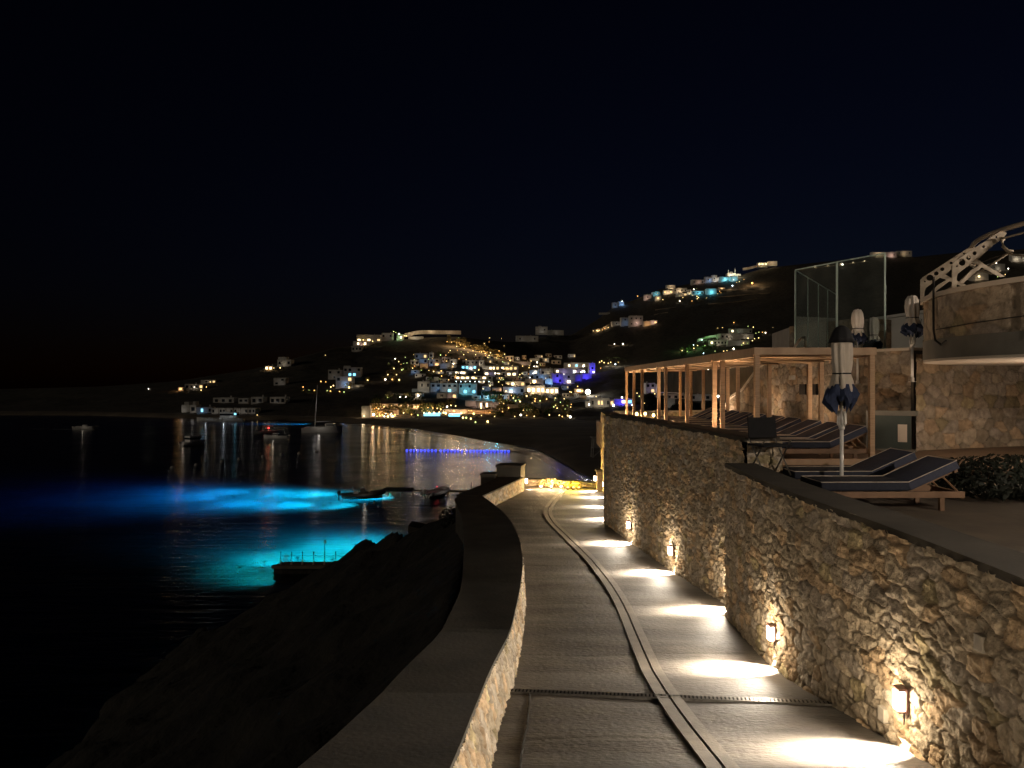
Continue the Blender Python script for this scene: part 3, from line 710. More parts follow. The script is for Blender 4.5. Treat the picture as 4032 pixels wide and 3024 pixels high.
# ---- umbrellas (closed)
def umbrella(name, hat=True, H=2.42):
    """closed parasol, foot at z=0"""
    r = empty(name, (0, 0, 0)); k = H / 2.42
    p = MB(); p.tube([(0, 0, .02), (0, 0, 1.0 * k)], .026, 12); p.tube([(0, 0, 1.0 * k), (0, 0, 2.36 * k)], .019, 10); p.build('pole', M['white_metal'], r, smooth=True)
    f = MB(); f.lathe([(.075, 0), (.075, .012), (.04, .02), (.04, .1), (.03, .12)], n=20); f.build('base', M['white_metal'], r, smooth=False)
    c = MB(); c.lathe([(.026, .98 * k), (.040, 1.0 * k), (.040, 1.03 * k), (.028, 1.05 * k)], n=16)
    for j in range(8):
        a = j * math.pi / 4 + .2; c.tube([(.036 * math.cos(a), .036 * math.sin(a), 1.03 * k), (.058 * math.cos(a), .058 * math.sin(a), 1.07 * k), (.052 * math.cos(a), .052 * math.sin(a), 1.24 * k)], .008, 5)
    c.build('rib_ends', M['white_metal'], r, smooth=True)
    def pleat(a, j): return 1 + .10 * math.sin(8 * a + .3 * j) + .05 * math.sin(3 * a + j * .7)
    body = MB(); body.lathe([(.10, 1.52 * k), (.145, 1.50 * k), (.155, 1.56 * k), (.14, 1.66 * k), (.105, 1.76 * k), (.115, 1.82 * k), (.128, 1.95 * k), (.128, 2.1 * k), (.118, 2.25 * k), (.08, 2.36 * k), (.03, 2.39 * k)], n=64, wob=pleat)
    body.build('canopy', M['canvas'] if hat else M['white_cloth'], r, smooth=True)
    def drop(a, j): return 1 + .30 * math.sin(5 * a + 1.3 * j) + .18 * math.sin(9 * a)
    v = MB(); rr = random.Random(5)
    n = 40; vs = []; fs = []
    prof = [(.135, 1.62), (.185, 1.52), (.225, 1.42), (.19, 1.33)]
    for j, (q, z) in enumerate(prof):
        for i in range(n):
            a = 2 * math.pi * i / n; zz = z + (.09 * math.sin(5 * a + 1) + .05 * math.sin(11 * a)) * (j / 3) ** 1.2
            rr_ = q * (1 + .14 * math.sin(6 * a + j) + .12 * math.cos(a - 2.6) * j / 3)
            if j == 3: rr_ *= .72 + .18 * math.sin(5 * a)
            vs.append((rr_ * math.cos(a), rr_ * math.sin(a), zz * k))
    for j in range(3):
        for i in range(n): fs.append((j * n + i, j * n + (i + 1) % n, (j + 1) * n + (i + 1) % n, (j + 1) * n + i))
    v.add(vs, fs); v.build('valance', M['navy_cloth'], r, smooth=False)
    t = MB(); t.lathe([(.118, 1.755 * k), (.126, 1.765 * k), (.118, 1.775 * k)], n=24); t.tube([(-.10, -.06, 1.765 * k), (-.14, -.09, 1.72 * k), (-.125, -.09, 1.60 * k)], .006, 5); t.build('tie', M['black_cloth'], r)
    if hat:
        h = MB(); h.lathe([(.150, 2.20 * k), (.168, 2.19 * k), (.150, 2.26 * k), (.120, 2.34 * k), (.085, 2.40 * k), (.03, 2.43 * k)], n=48, wob=lambda a, j: 1 + (.09 * math.sin(9 * a) if j < 2 else .02 * math.sin(9 * a)))
        h.build('top_cap', M['black_cloth'], r, smooth=True)
    else:
        h = MB(); h.tube([(0, 0, 2.36 * k), (0, 0, 2.44 * k)], .018, 8)
        for j in range(5):
            a = j * 1.257; h.tube([(.05 * math.cos(a), .05 * math.sin(a), 2.36 * k), (.07 * math.cos(a), .07 * math.sin(a), 2.41 * k)], .012, 5)
        h.build('finial', M['dark_metal'], r)
    return r
u = umbrella('closed_umbrella'); u.location = (4.57, 10.66, F1); u.rotation_euler = (0, 0, .4); tag(u, 'closed beige umbrella with black top cap and navy edge beside the near loungers', 'umbrella')
u2 = umbrella('closed_umbrella', hat=False, H=2.3)
for i, (px, py, d, lab) in enumerate(((3377, 1208, 17.2, 'closed white umbrella with navy edge behind the glass screen, left one'), (3440, 1240, 18.6, 'closed white umbrella with navy edge behind the glass screen, right smaller one'), (3592, 1152, 14.9, 'closed white umbrella with navy edge beside the curved balcony'))):
    o = u2 if i == 0 else copy_tree(u2); p = P(px, py, d); o.location = (p.x, p.y, p.z - 2.34 * .74); o.scale = (.95, .95, .74); o.rotation_euler = (0, 0, i * 1.1)
    tag(o, lab, 'umbrella', 'closed umbrellas on the upper terrace')

# ---- dark folding chair at the end of the far wall coping
r = empty('folding_chair', (3.72, 11.1, NT - .12), .25, 'dark folding chair with cloth draped over it at the pergola corner', 'chair')
c = MB(); c.box((0, 0, .42), (.46, .42, .03)); c.build('seat', M['black_cloth'], r, bevel=.01)
c = MB(); c.box((.0, .2, .66), (.46, .03, .30), 0, 0, -.15); c.build('backrest', M['black_cloth'], r, bevel=.01)
for sx in (-.21, .21):
    for a, b_ in (((sx, -.2, 0), (sx, .2, .5)), ((sx, .2, 0), (sx, -.2, .5))):
        l = MB(); l.tube([a, b_], .012, 6); l.build('leg', M['steel'], r)
l = MB(); l.tube([(-.21, .2, .5), (-.21, .24, .84)], .012, 6); l.tube([(.21, .2, .5), (.21, .24, .84)], .012, 6); l.build('back_frame', M['dark_metal'], r)
p = P(3030, 1812, 11.9); c = MB(); c.lathe([(.015, -.07), (.035, -.05), (.02, 0), (.012, .05), (.005, .14)], n=10, wob=lambda a, j: 1 + .3 * math.sin(3 * a)); tag(c.build('tie_cloth', M['white_cloth'], loc=p, smooth=True), 'small pale knotted tie hanging at the terrace edge beside the dark chair', 'cloth')

# ================================================================== STONE BUILDING WALLS behind the terrace
# curving wall behind the pergola, with stair parapet falling at its far end
CW = smooth_poly([(8.32, 16.0), (7.85, 16.9), (7.5, 18.3), (7.36, 20.3), (7.36, 22.0)], 1)
root = empty('stone_wall', (0, 0, 0), 0, 'curving coursed stone wall behind the pergola', 'wall')
zt = EYE + .70
stone_face('stone_face', [(x, y, F2 - .02, zt) for x, y in CW], .03, .30, .22, .055, 51, M['stone_dim'], root, side=-1, warp=.25, rough=.3)
ribbon([(x - .05, y) for x, y in CW], [(x + .4, y + .1) for x, y in CW], lambda x, y: zt + .06, lambda x, y: zt, 30).build('coping', M['plaster_light'], root)
ribbon([(x + .04, y) for x, y in CW], [(x + .36, y + .1) for x, y in CW], lambda x, y: zt, lambda x, y: F2 - .5, 30).build('core', M['coping'], root)
root = empty('stair_wall', (0, 0, 0), 0, 'stone stair wall with pale sloping coping beyond the pergola', 'stair wall')
ST = [(7.36, 22.0, EYE + .62), (7.30, 22.8, EYE + .42), (7.2, 23.9, EYE - .20), (7.08, 24.6, EYE - .42), (6.95, 25.6, EYE - .98), (6.85, 26.4, EYE - 1.2)]
stone_face('stone_face', [(x, y, F2 - .02, z) for x, y, z in ST], .04, .36, .26, .035, 57, M['stone_dim'], root, side=-1, warp=.25, rough=.3)
cp = MB(); vs = []; fs = []
for x, y, z in ST: vs += [(x - .06, y, z + .07), (x + .35, y, z + .07), (x + .35, y, z), (x - .06, y, z)]
for i in range(len(ST) - 1):
    for k in range(4): fs.append((i * 4 + k, i * 4 + (k + 1) % 4, i * 4 + 4 + (k + 1) % 4, i * 4 + 4 + k))
fs += [(0, 1, 2, 3), (20, 23, 22, 21)]
cp.add(vs, fs); cp.build('coping', M['plaster_light'], root)
ck_ = MB(); vs = []; fs = []
for x, y, z in ST: vs += [(x + .03, y, z), (x + .32, y, z), (x + .32, y, F2 - .3), (x + .03, y, F2 - .3)]
for i in range(len(ST) - 1):
    for k in range(4): fs.append((i * 4 + k, i * 4 + (k + 1) % 4, i * 4 + 4 + (k + 1) % 4, i * 4 + 4 + k))
fs += [(0, 1, 2, 3), (20, 23, 22, 21)]
ck_.add(vs, fs); ck_.build('core', M['coping'], root)
# right wall under the balcony
RW = [(8.30, 15.85), (9.6, 16.4), (11.2, 17.0), (14.0, 17.9)]
root = empty('building_wall', (0, 0, 0), 0, 'broad stone building wall under the curved balcony', 'wall')
stone_face('stone_face', [(x, y, F2 - .3, EYE + .62) for x, y in RW], .03, .36, .25, .05, 61, M['stone_dim'], root, side=1, warp=.22, rough=.3)
ribbon([(x, y + .04) for x, y in RW], [(x, y + .4) for x, y in RW], lambda x, y: EYE + .62, lambda x, y: F2 - .5, 8).build('core', M['coping'], root)
o = plan([(8.5, 12.6), (8.31, 15.8), (14.2, 17.95), (14.2, 12.6)], F2 - 1, F2 - .004).build('terrace_ground', M['floor_stone']); tag(o, kind='structure')
# recess with doorway left of that wall's corner
def wall_pt(px, py, d): return P(px, py, d)
r = empty('doorway', (0, 0, 0), 0, 'low dark doorway recess with green door at the wall corner', 'doorway')
a, b_ = P(3432, 1765, 16.15), P(3582, 1765, 15.75)
rzd = math.atan2(b_.y - a.y, b_.x - a.x); mid = (a + b_) / 2; wdt = (b_ - a).length
r.location = (mid.x, mid.y - .06, F2); r.rotation_euler = (0, 0, rzd)
d_ = MB(); d_.box((0, .02, .36), (wdt, .05, .72)); d_.build('door', M['dark_door'], r)
d_ = MB(); d_.box((0, -.01, .77), (wdt + .24, .14, .10)); d_.build('lintel', M['plaster_grey'], r)
d_ = MB(); d_.box((-wdt / 2 - .06, -.01, .36), (.12, .14, .72)); d_.build('jamb', M['plaster_grey'], r)
d_ = MB(); d_.box((0, -.05, -.0), (wdt + .2, .24, .06)); d_.build('threshold', M['plaster_grey'], r)
d_ = MB(); d_.box((wdt / 2 - .16, -.012, .36), (.17, .02, .36)); q = d_.build('window', M['plaster_light'], r)
d_ = MB(); d_.box((wdt / 2 - .16, -.026, .36), (.10, .012, .29)); d_.build('pane', M['plaster_light'], q)
# two small dark openings in the curved wall
for px, lab in ((3165, 'left'), (3207, 'right')):
    p = P(px, 1533, 18.35 if px < 3190 else 17.95); b_ = MB(); b_.box((0, 0, 0), (.10, .2, .25)); tag(b_.build('wall_vent', M['groove'], loc=p, rz=.35), 'small square dark opening in the curving stone wall, %s one of two' % lab, 'vent', 'openings in the stone wall')
p = P(3119, 1487, 19.0); b_ = MB(); b_.box((0, 0, 0), (.1, .15, .11)); tag(b_.build('cover_plate', M['grey_plate'], loc=p, rz=.2), 'pale square plate high on the curving wall behind the pergola', 'cover plate')

# ---- upper terrace slab and what stands on it
o = plan([(7.75, 17.6), (7.9, 16.9), (8.7, 16.1), (14.0, 18.1), (30, 24), (30, 40), (7.7, 40), (7.7, 22)], EYE - .4, EYE + .56).build('upper_terrace', M['floor_stone']); tag(o, kind='structure')
# glass screen
def pane(parent, a, b_, z0, z1, th=.015):
    m_ = MB(); dx, dy = b_[0] - a[0], b_[1] - a[1]; L_ = math.hypot(dx, dy); ang_ = math.atan2(dy, dx)
    m_.box(((a[0] + b_[0]) / 2, (a[1] + b_[1]) / 2, (z0 + z1) / 2), (L_ - .02, th, z1 - z0), ang_); g_ = m_.build('glass_pane', M['clear_glass'], parent)
    e = MB(); e.box(((a[0] + b_[0]) / 2, (a[1] + b_[1]) / 2, z1 + .012), (L_ - .02, th * 2, .026), ang_)
    for q in (a, b_): e.box((q[0] + dx / L_ * (.012 if q is a else -.012), q[1] + dy / L_ * (.012 if q is a else -.012), (z0 + z1) / 2), (.03, th * 2, z1 - z0), ang_)
    e.build('pane_edge', M['glass_edge'], g_)
root = empty('glass_screen', (0, 0, 0), 0, 'tall frameless glass wind screen on the upper terrace', 'glass screen')
A, B, C_ = (7.36, 20.0), (7.89, 18.66), (8.45, 17.40)
pane(root, A, B, EYE + .76, EYE + 2.95); pane(root, B, C_, EYE + .76, EYE + 2.95)
D0, D1 = (7.40, 20.05), (10.7, 25.4)
for k in range(4):
    t0, t1 = k / 4, (k + 1) / 4; q = lambda t: (D0[0] + (D1[0] - D0[0]) * t, D0[1] + (D1[1] - D0[1]) * t)
    pane(root, q(t0), q(t1), EYE + .62, EYE + 2.95)
# low rounded stone building and white room behind the screen
root = empty('stone_lodge', (0, 0, 0), 0, 'low rounded pale stone building behind the glass screen', 'building')
SL = [(10.9, 30.2), (11.6, 29.4), (12.8, 29.0), (14.2, 29.1), (15.4, 29.8), (16.0, 31)]
stone_face('wall', [(x, y, EYE + .4, EYE + 2.25 + .22 * math.sin((x - 10.9) / 5.1 * math.pi)) for x, y in SL], .06, .45, .3, .03, 71, M['stone_dim'], root, side=1, warp=.2)
plan([(x, y + .06) for x, y in SL] + [(15, 34), (11.5, 34)], EYE + .3, EYE + 2.22).build('roof', M['plaster_light'], root)
root = empty('white_room', (15.6, 27.2, EYE + .56), .1, 'flat white terrace room with dark window between screen and balcony', 'building')
b_ = MB(); b_.b2((-1.0, 0, 0), (1.9, 3, .55)); b_.b2((-1.0, 0, 1.35), (1.9, 3, 1.95)); b_.b2((-1.0, 0, .55), (-.8, 3, 1.35)); b_.b2((1.7, 0, .55), (1.9, 3, 1.35)); b_.b2((-1.1, -.1, 1.95), (2, 3, 2.05)); b_.build('wall', M['whitewash'], root)
b_ = MB(); b_.b2((-.8, .12, .55), (1.7, .16, 1.35)); q = b_.build('window', M['dark_glass'], root)
b_ = MB()
for x in (-.05, .35, 1.1): b_.b2((x, .08, .55), (x + .06, .12, 1.35))
b_.build('frame', M['white_metal'], q)
# curved hand rail end of the stair
hr = MB(); hr.tube([P(3125, 1375, 19.6), P(3140, 1348, 19.7), P(3158, 1330, 19.8), P(3168, 1328, 19.9), P(3172, 1345, 20), P(3172, 1375, 20)], .035, 8)
tag(hr.build('stair_handrail', M['cream_metal'], smooth=True), 'short curved handrail end at the foot of the glass screen', 'handrail')

# ================================================================== ROUND BALCONY with sculpted railing
BC = (11.5, 12.6); BR = 4.2
root = empty('round_balcony', (BC[0], BC[1], EYE), 0, 'round balcony with pale soffit and stone band at the upper right', 'balcony')
def drum(r0, r1, z0, z1, name, m_, a0=R(95), a1=R(290), n=90):
    vs = []; fs = []
    for i in range(n + 1):
        a = a0 + (a1 - a0) * i / n
        for r_, z in ((r0, z0), (r1, z0 if r0 != r1 else z0), (r1, z1), (r0, z1)): vs.append((r_ * math.cos(a), r_ * math.sin(a), z))
    for i in range(n):
        for k in range(4): fs.append((i * 4 + k, i * 4 + (k + 1) % 4, i * 4 + 4 + (k + 1) % 4, i * 4 + 4 + k))
    fs += [(0, 1, 2, 3), (n * 4 + 3, n * 4 + 2, n * 4 + 1, n * 4)]
    mb = MB(); mb.add(vs, fs); return mb.build(name, m_, root)
drum(0.05, BR, .40, .44, 'soffit', M['plaster_light'])
drum(BR - .3, BR + .01, .443, .78, 'grey_band', M['plaster_grey'])
drum(0.05, BR - .31, .443, .70, 'slab', M['plaster_grey'])
sf = stone_face('stone_band', [(BC[0] + (BR - .02) * math.cos(a), BC[1] + (BR - .02) * math.sin(a), EYE + .783, EYE + 1.50) for a in np.linspace(R(95), R(290), 60)], .04, .5, .35, .03, 81, M['stone_dim'], root, side=1, warp=.5, rough=.4)
sf.location = (-BC[0], -BC[1], -EYE)
drum(BR - .3, BR - .03, .783, 1.50, 'backing', M['coping'])
drum(BR - .34, BR + .05, 1.503, 1.58, 'ledge', M['plaster_light'])
# hanging cable and bracket hook under the ledge
cb = MB(); an = R(200)
def bp_(a_, r_, z): return (BC[0] + r_ * math.cos(a_), BC[1] + r_ * math.sin(a_), EYE + z)
cb.tube([bp_(an, BR + .06, 1.5), bp_(an, BR + .05, .9), bp_(an + .002, BR + .05, .75), bp_(an + .012, BR + .07, .66)], .010, 6)
tag(cb.build('hanging_cable', M['cream_metal'], smooth=True), 'pale cable hanging down the front of the round balcony', 'cable')
cb = MB(); an = R(168)
cb.tube([bp_(R(171), BR + .08, 1.85), bp_(R(171), BR + .08, .95), bp_(R(172), BR + .08, .75), bp_(R(175), BR + .08, .66), bp_(R(177), BR + .07, .72)], .018, 6)
cb.tube([bp_(R(172), BR + .07, .93), bp_(R(185), BR + .045, .96), bp_(R(200), BR + .05, 1.0), bp_(R(215), BR + .05, 1.05)], .008, 5)
tag(cb.build('black_cable', M['groove'], smooth=True), 'black cable looping along the stone band of the round balcony', 'cable')
# railing
rail = empty('balcony_railing', (BC[0], BC[1], EYE + 1.58), 0, 'cream metal railing of pierced brackets and curved tubes on the round balcony', 'railing')
def bracket():
    cu = bpy.data.curves.new('bracket_outline', 'CURVE'); cu.dimensions = '2D'; cu.fill_mode = 'BOTH'; cu.extrude = .011
    # units: metres; x inward from outer edge, y up
    k = .00483 / 3.687 * 1.0 * (14.6 / 14.6)
    s_ = .27125 * 14.6 / F
    def uv(x, y): return ((x - 770) * s_, (1310 - y) * s_)
    out = [(770, 1310), (770, 1010), (800, 975), (1390, 580), (1450, 620), (1400, 690), (1270, 780), (1090, 950), (1170, 1010), (1430, 1165), (1370, 1175), (1140, 1050), (1010, 1150), (900, 1260), (860, 1240), (1000, 1090), (1100, 1030), (1020, 990), (840, 1130), (825, 1180), (825, 1310)]
    sp_ = cu.splines.new('POLY'); sp_.points.add(len(out) - 1)
    for p_, q_ in zip(sp_.points, out): p_.co = (*uv(*q_), 0, 1)
    sp_.use_cyclic_u = True
    for cx, cy_, r_ in ((893, 985, 44), (973, 928, 30), (830, 1035, 12), (1050, 872, 26), (1160, 790, 18), (1322, 672, 14)):
        sp_ = cu.splines.new('POLY'); sp_.points.add(15)
        for i_, p_ in enumerate(sp_.points):
            a_ = i_ / 16 * 6.2832; p_.co = (*uv(cx + r_ * math.cos(a_), cy_ + r_ * math.sin(a_)), 0, 1)
        sp_.use_cyclic_u = True
    oc = bpy.data.objects.new('tmp', cu); col.objects.link(oc)
    dg = bpy.context.evaluated_depsgraph_get(); me = bpy.data.meshes.new_from_object(oc.evaluated_get(dg))
    bpy.data.objects.remove(oc); me.materials.clear(); me.materials.append(M['cream_metal']); me.name = 'bracket'
    return me
bme = bracket()
angs = [R(152), R(179), R(206), R(233)]
for a_ in angs:
    o = bpy.data.objects.new('bracket', bme); col.objects.link(o); o.parent = rail
    o.location = ((BR + .05) * math.cos(a_), (BR + .05) * math.sin(a_), 0)
    u_ = Vector((-math.cos(a_), -math.sin(a_), 0)); z_ = Vector((0, 0, 1)); n_ = u_.cross(z_)
    o.rotation_euler = Matrix((u_, z_, n_)).transposed().to_euler()
sU = .27125 * 14.6 / F
def rp(a_, x, y): r_ = BR + .05 - (x - 770) * sU; return (r_ * math.cos(a_), r_ * math.sin(a_), (1310 - y) * sU)
def arc(name, x, y, rad, a0=150, a1=292):
    t_ = MB(); t_.tube([rp(R(a), x, y) for a in range(a0, a1, 3)], rad, 10); t_.build(name, M['cream_metal'], rail, smooth=True)
arc('handrail', 1420, 570, .040)
arc('lower_rail', 1390, 690, .016)
t_ = MB(); t_.tube([rp(R(a), 1450, 880) for a in range(150, 292, 3)], .012, 6); t_.build('black_rail', M['dark_metal'], rail, smooth=True)
for a_ in angs:
    t_ = MB(); t_.tube([rp(a_ + R(.3), 1410, 680), rp(a_ + R(1), 1370, 730), rp(a_ + R(1.5), 1365, 800), rp(a_ + R(2), 1400, 855), rp(a_ + R(3), 1440, 880)], .028, 8); t_.build('hook_stay', M['cream_metal'], rail, smooth=True)
    t_ = MB(); t_.tube([rp(a_ + R(.5), 1440, 880), rp(a_ + R(9), 1500, 990), rp(a_ + R(16), 1500, 1060), rp(a_ + R(24), 1440, 1080)], .018, 8); t_.build('sweep_stay', M['cream_metal'], rail, smooth=True)
    t_ = MB(); t_.tube([rp(a_ + R(.5), 1440, 890), rp(a_ - R(4), 1250, 1060), rp(a_ - R(6), 1080, 1150)], .018, 8); t_.build('diagonal_stay', M['cream_metal'], rail, smooth=True)

# large dark bush at the right of the loungers
r = empty('dark_bush', (7.35, 10.9, F1), 0, 'broad dark rounded bush on the terrace right of the loungers', 'bush')
lf = leafclump(5200, 1.55, .9, .30, .035, 4); lf.build('foliage', M['leaf_dark'], r)
st = MB()
st.tube([(0, 0, 0), (.05, .05, .35)], .03, 6)
st.build('stems', M['bark'], r)
# lamps added out of frame to brighten the terrace: bollard under the balcony
def bollard(x, y, z, lab, power, h=.55, c=(1, .80, .60)):
    r = empty('added_bollard_lamp', (x, y, z), 0, lab, 'added bollard lamp')
    b_ = MB(); b_.lathe([(.05, 0), (.05, h)], n=14); b_.build('post', M['dark_metal'], r)
    b_ = MB(); b_.lathe([(.045, h), (.05, h + .02), (.05, h + .12), (.03, h + .14)], n=14); b_.build('lamp_shade', M['lens'], r)
    point('added_bollard_light', (0, 0, h + .4), c, power, .08, r)
bollard(9.5, 12.7, F1, 'short bollard lamp added out of view under the round balcony', 75)
def fill(x, y, z, lab, power, c=(1, .83, .66), rad=.12):  # unseen lamp on a post, added to light loungers, railing and umbrellas
    r = empty('fill_lamp', (x, y, z), 0, lab, 'bulkhead lamp')
    b_ = MB(); b_.box((.05, 0, 0), (.06, .3, .2)); b_.build('housing', M['dark_metal'], r, bevel=.01)
    b_ = MB(); b_.box((0, 0, 0), (.05, .24, .14)); b_.build('lens', M['lens'], r, bevel=.01)
    b_ = MB(); b_.tube([(.08, 0, -3), (.08, 0, .1)], .04, 8); b_.build('post', M['dark_metal'], r)
    point('fill_light', (-.1, 0, 0), c, power, rad, r)
fill(8.2, 3.6, EYE + 1.2, 'bulkhead lamp added on an unseen post at the near end of the terrace', 600)
fill(10.6, 11.6, EYE + 2.7, 'bulkhead lamp added on an unseen post on the round balcony', 260)

# low lit stone wall and lamps beyond the pergola
root = empty('terrace_end_wall', (0, 0, 0), 0, 'low warmly lit stone wall across the far end of the terrace', 'wall')
TW = [(4.15, 31.0), (5.4, 30.4), (6.6, 30.0), (8.6, 29.6)]
zt_ = lambda x, y: F2 + .26
stone_face('stone_face', [(x, y, F2 - .1, F2 + .30 - .02 * (8 - x)) for x, y in TW], .04, .3, .16, .04, 91, M['stone'], root, side=1)
ribbon(TW, [(x, y + .5) for x, y in TW], lambda x, y: F2 + .36 - .02 * (8 - x), lambda x, y: F2 + .30 - .02 * (8 - x), 10).build('coping', M['plaster_light'], root)
ribbon([(x, y + .04) for x, y in TW], [(x, y + .45) for x, y in TW], lambda x, y: F2 + .30 - .02 * (8 - x), lambda x, y: F2 - 2.2, 10).build('core', M['coping'], root)
root = empty('boundary_wall', (0, 0, 0), 0, 'rough lit stone wall stub beyond the corner of the tall wall', 'wall')
stone_face('stone_face', [(3.72, 29.2, F2 - .6, F2 + .13), (5.2, 28.9, F2 - .6, F2 + .15), (6.8, 28.7, F2 - .6, F2 + .0)], .035, .3, .16, .04, 93, M['stone'], root, side=1)
ribbon([(3.72, 29.24), (6.8, 28.74)], [(3.72, 29.6), (6.8, 29.1)], lambda x, y: F2 + .05, lambda x, y: F2 - 2.5, 6).build('core', M['coping'], root)
for i, (px, py, d) in enumerate(((2507, 1631, 27.5), (2540, 1630, 28.1), (2573, 1636, 27.0))):
    p = P(px, py, d); r = empty('globe_lamp', p, 0, ('leftmost', 'middle', 'rightmost')[i] + ' of three small glowing globe lamps at the far end of the pergola', 'globe lamp', 'globe lamps at the end of the pergola')
    b_ = MB(); b_.lathe([(.01, -.05), (.045, -.03), (.055, .01), (.04, .05), (.01, .065)], n=12); b_.build('globe', M['bulb_warm'], r, smooth=True)
    b_ = MB(); b_.tube([(0, 0, -.4), (0, 0, -.05)], .012, 6); b_.build('stem', M['dark_metal'], r)
    point('globe_light', (0, -.12, .03), (1, .66, .32), 26, .06, r)
# ================================================================== THE TOWN ON THE HILL
LC = dict(w=(1, .72, .42), c=(1, .84, .62), n=(1, .93, .85), b=(.25, .5, 1), y=(.15, .75, 1), d=(.07, .05, 1), l=(.62, .5, 1), p=(1, .62, .5), o=(1, .5, .18), g=(.55, 1, .5))
def house(x0, x1, yt, yb, lab, lc='c', pw=1.0, win='', up=None, arches=False, d=None, depth=5.5, m_='whitewash', chim=True):
    """win: one letter per window along each storey, '/' between storeys from the top: D dark, L lit, B bright, C cyan, ' ' none"""
    mx = (x0 + x1) / 2; d = d or far_d(mx, yb); w_ = (x1 - x0) / F * d; h = (yb - yt) / F * d
    p = P(mx, yb, d); r = empty('hillside_house', p, rnd.uniform(-.12, .12), lab, 'house', 'flat roofed houses of the hillside town')
    bk = 2.0
    b_ = MB(); b_.b2((-w_ / 2, 0, -bk), (w_ / 2, depth, h - .25))
    t = .22                                                     # roof parapet
    for a, c in (((-w_ / 2, -.01, h - .25), (w_ / 2, t, h)), ((-w_ / 2, depth - t, h - .25), (w_ / 2, depth, h)), ((-w_ / 2, t, h - .25), (-w_ / 2 + t, depth - t, h)), ((w_ / 2 - t, t, h - .25), (w_ / 2, depth - t, h))): b_.b2(a, c)
    if up:                                                      # upper set-back volume: (from, to, height) as fractions / metres
        b_.b2((-w_ / 2 + up[0] * w_, 1.2, h - .25), (-w_ / 2 + up[1] * w_, depth - .5, h + up[2]))
    if w_ > 7: b_.b2((-w_ / 2 - 1.2 * (w_ > 12), -.9, -bk), (-w_ / 2 + w_ * .32, -.0, -.1)); 
    wl = b_.build('wall', M[m_], r)
    if chim and not up and h > 2.2:
        cx = rnd.uniform(-.3, .3) * w_; c_ = MB(); c_.b2((cx, depth * .6, h - .25), (cx + .5, depth * .6 + .5, h + .7)); c_.b2((cx - .06, depth * .6 - .06, h + .7), (cx + .56, depth * .6 + .56, h + .8)); c_.build('chimney', M[m_], r)
    rowsw = win.split('/') if win else []
    for j, row in enumerate(rowsw):
        zc = h - (h / len(rowsw)) * (j + .5) - .05; hh = min(1.5, h / len(rowsw) * .5)
        n_ = len(row)
        for i, ch in enumerate(row):
            if ch == ' ': continue
            xc = -w_ / 2 + (i + .5) * w_ / n_; ww = min(1.3 if ch in 'DC' else 1.9, w_ / n_ * .55)
            if arches: ww *= 1.25; hh2 = hh * 1.25
            else: hh2 = hh
            f_ = MB()
            for a, c in (((xc - ww / 2 - .1, -.05, zc - hh2 / 2 - .1), (xc + ww / 2 + .1, -.012, zc - hh2 / 2)), ((xc - ww / 2 - .1, -.05, zc + hh2 / 2), (xc + ww / 2 + .1, -.012, zc + hh2 / 2 + .1)), ((xc - ww / 2 - .1, -.05, zc - hh2 / 2), (xc - ww / 2, -.012, zc + hh2 / 2)), ((xc + ww / 2, -.05, zc - hh2 / 2), (xc + ww / 2 + .1, -.012, zc + hh2 / 2))): f_.b2(a, c)
            wn = f_.build('window', M[m_], r)
            g_ = MB(); g_.b2((xc - ww / 2, -.03, zc - hh2 / 2), (xc + ww / 2, -.014, zc + hh2 / 2)); g_.build('pane', M[{'D': 'dark_glass', 'L': 'win_warm', 'B': 'win_bright', 'C': 'win_cyan'}[ch]], wn)
    if pw > 0:
        nl = max(1, int(w_ / 9))
        for i in range(nl):
            xx = -w_ / 2 + (i + .5) * w_ / nl + rnd.uniform(-1, 1)
            near = x0 < 1440; point('facade_fill', (xx, -1.5 if near else -2.6, max(.5, h * .3)), LC[lc], pw * (26 if near else 84) * (1 + h * .08), .25, r)  # point light added before each facade to make its wall visible
    return r
H = house
# --- left headland
H(702, 721, 1524, 1538, 'tiny orange lit cabin, farthest left on the headland', 'o', 2.2, 'L')
H(728, 800, 1512, 1532, 'long dim low house on the left headland behind the orange cabin', 'c', .10, 'DDDL')
H(791, 849, 1496, 1509, 'dim flat house topmost on the left headland', 'c', .2, ' D L')
H(838, 921, 1566, 1588, 'dim terrace house above the boathouse row, left one', 'n', .06, 'DDD')
H(938, 978, 1568, 1586, 'dim narrow house above the boathouse row, middle one', 'n', .04, 'DD')
H(988, 1036, 1563, 1590, 'dim house above the boathouse row with dark doorways, second from right', 'n', .07, 'DD')
H(1062, 1124, 1563, 1590, 'dim white house above the boathouse row, rightmost', 'n', .08, 'DDD')
H(1077, 1124, 1488, 1516, 'grey two level house alone on the dark left slope', 'n', .10, ' D/D ', up=(.25, 1, .1))
H(1091, 1146, 1416, 1441, 'cream stepped house high on the left ridge', 'c', .42, 'D D', up=(0, .6, 1.6))
H(1042, 1074, 1440, 1458, 'small orange lit house left of the stepped ridge house', 'o', 2.0, 'BB')
H(1292, 1341, 1456, 1494, 'dim grey house behind the blue lit villa', 'n', .10, 'D D/ D ')
H(1352, 1421, 1446, 1484, 'pale two storey villa with set back front above the blue lit villa', 'b', .16, 'DD D/ CC ', up=(.0, .35, .8))
H(1322, 1388, 1481, 1528, 'villa with strongly blue lit wall left of the town', 'b', 1.5, 'D L/   ')
H(1388, 1430, 1515, 1527, 'low cream garden pavilion right of the blue lit villa', 'c', .5, '  ', chim=False)
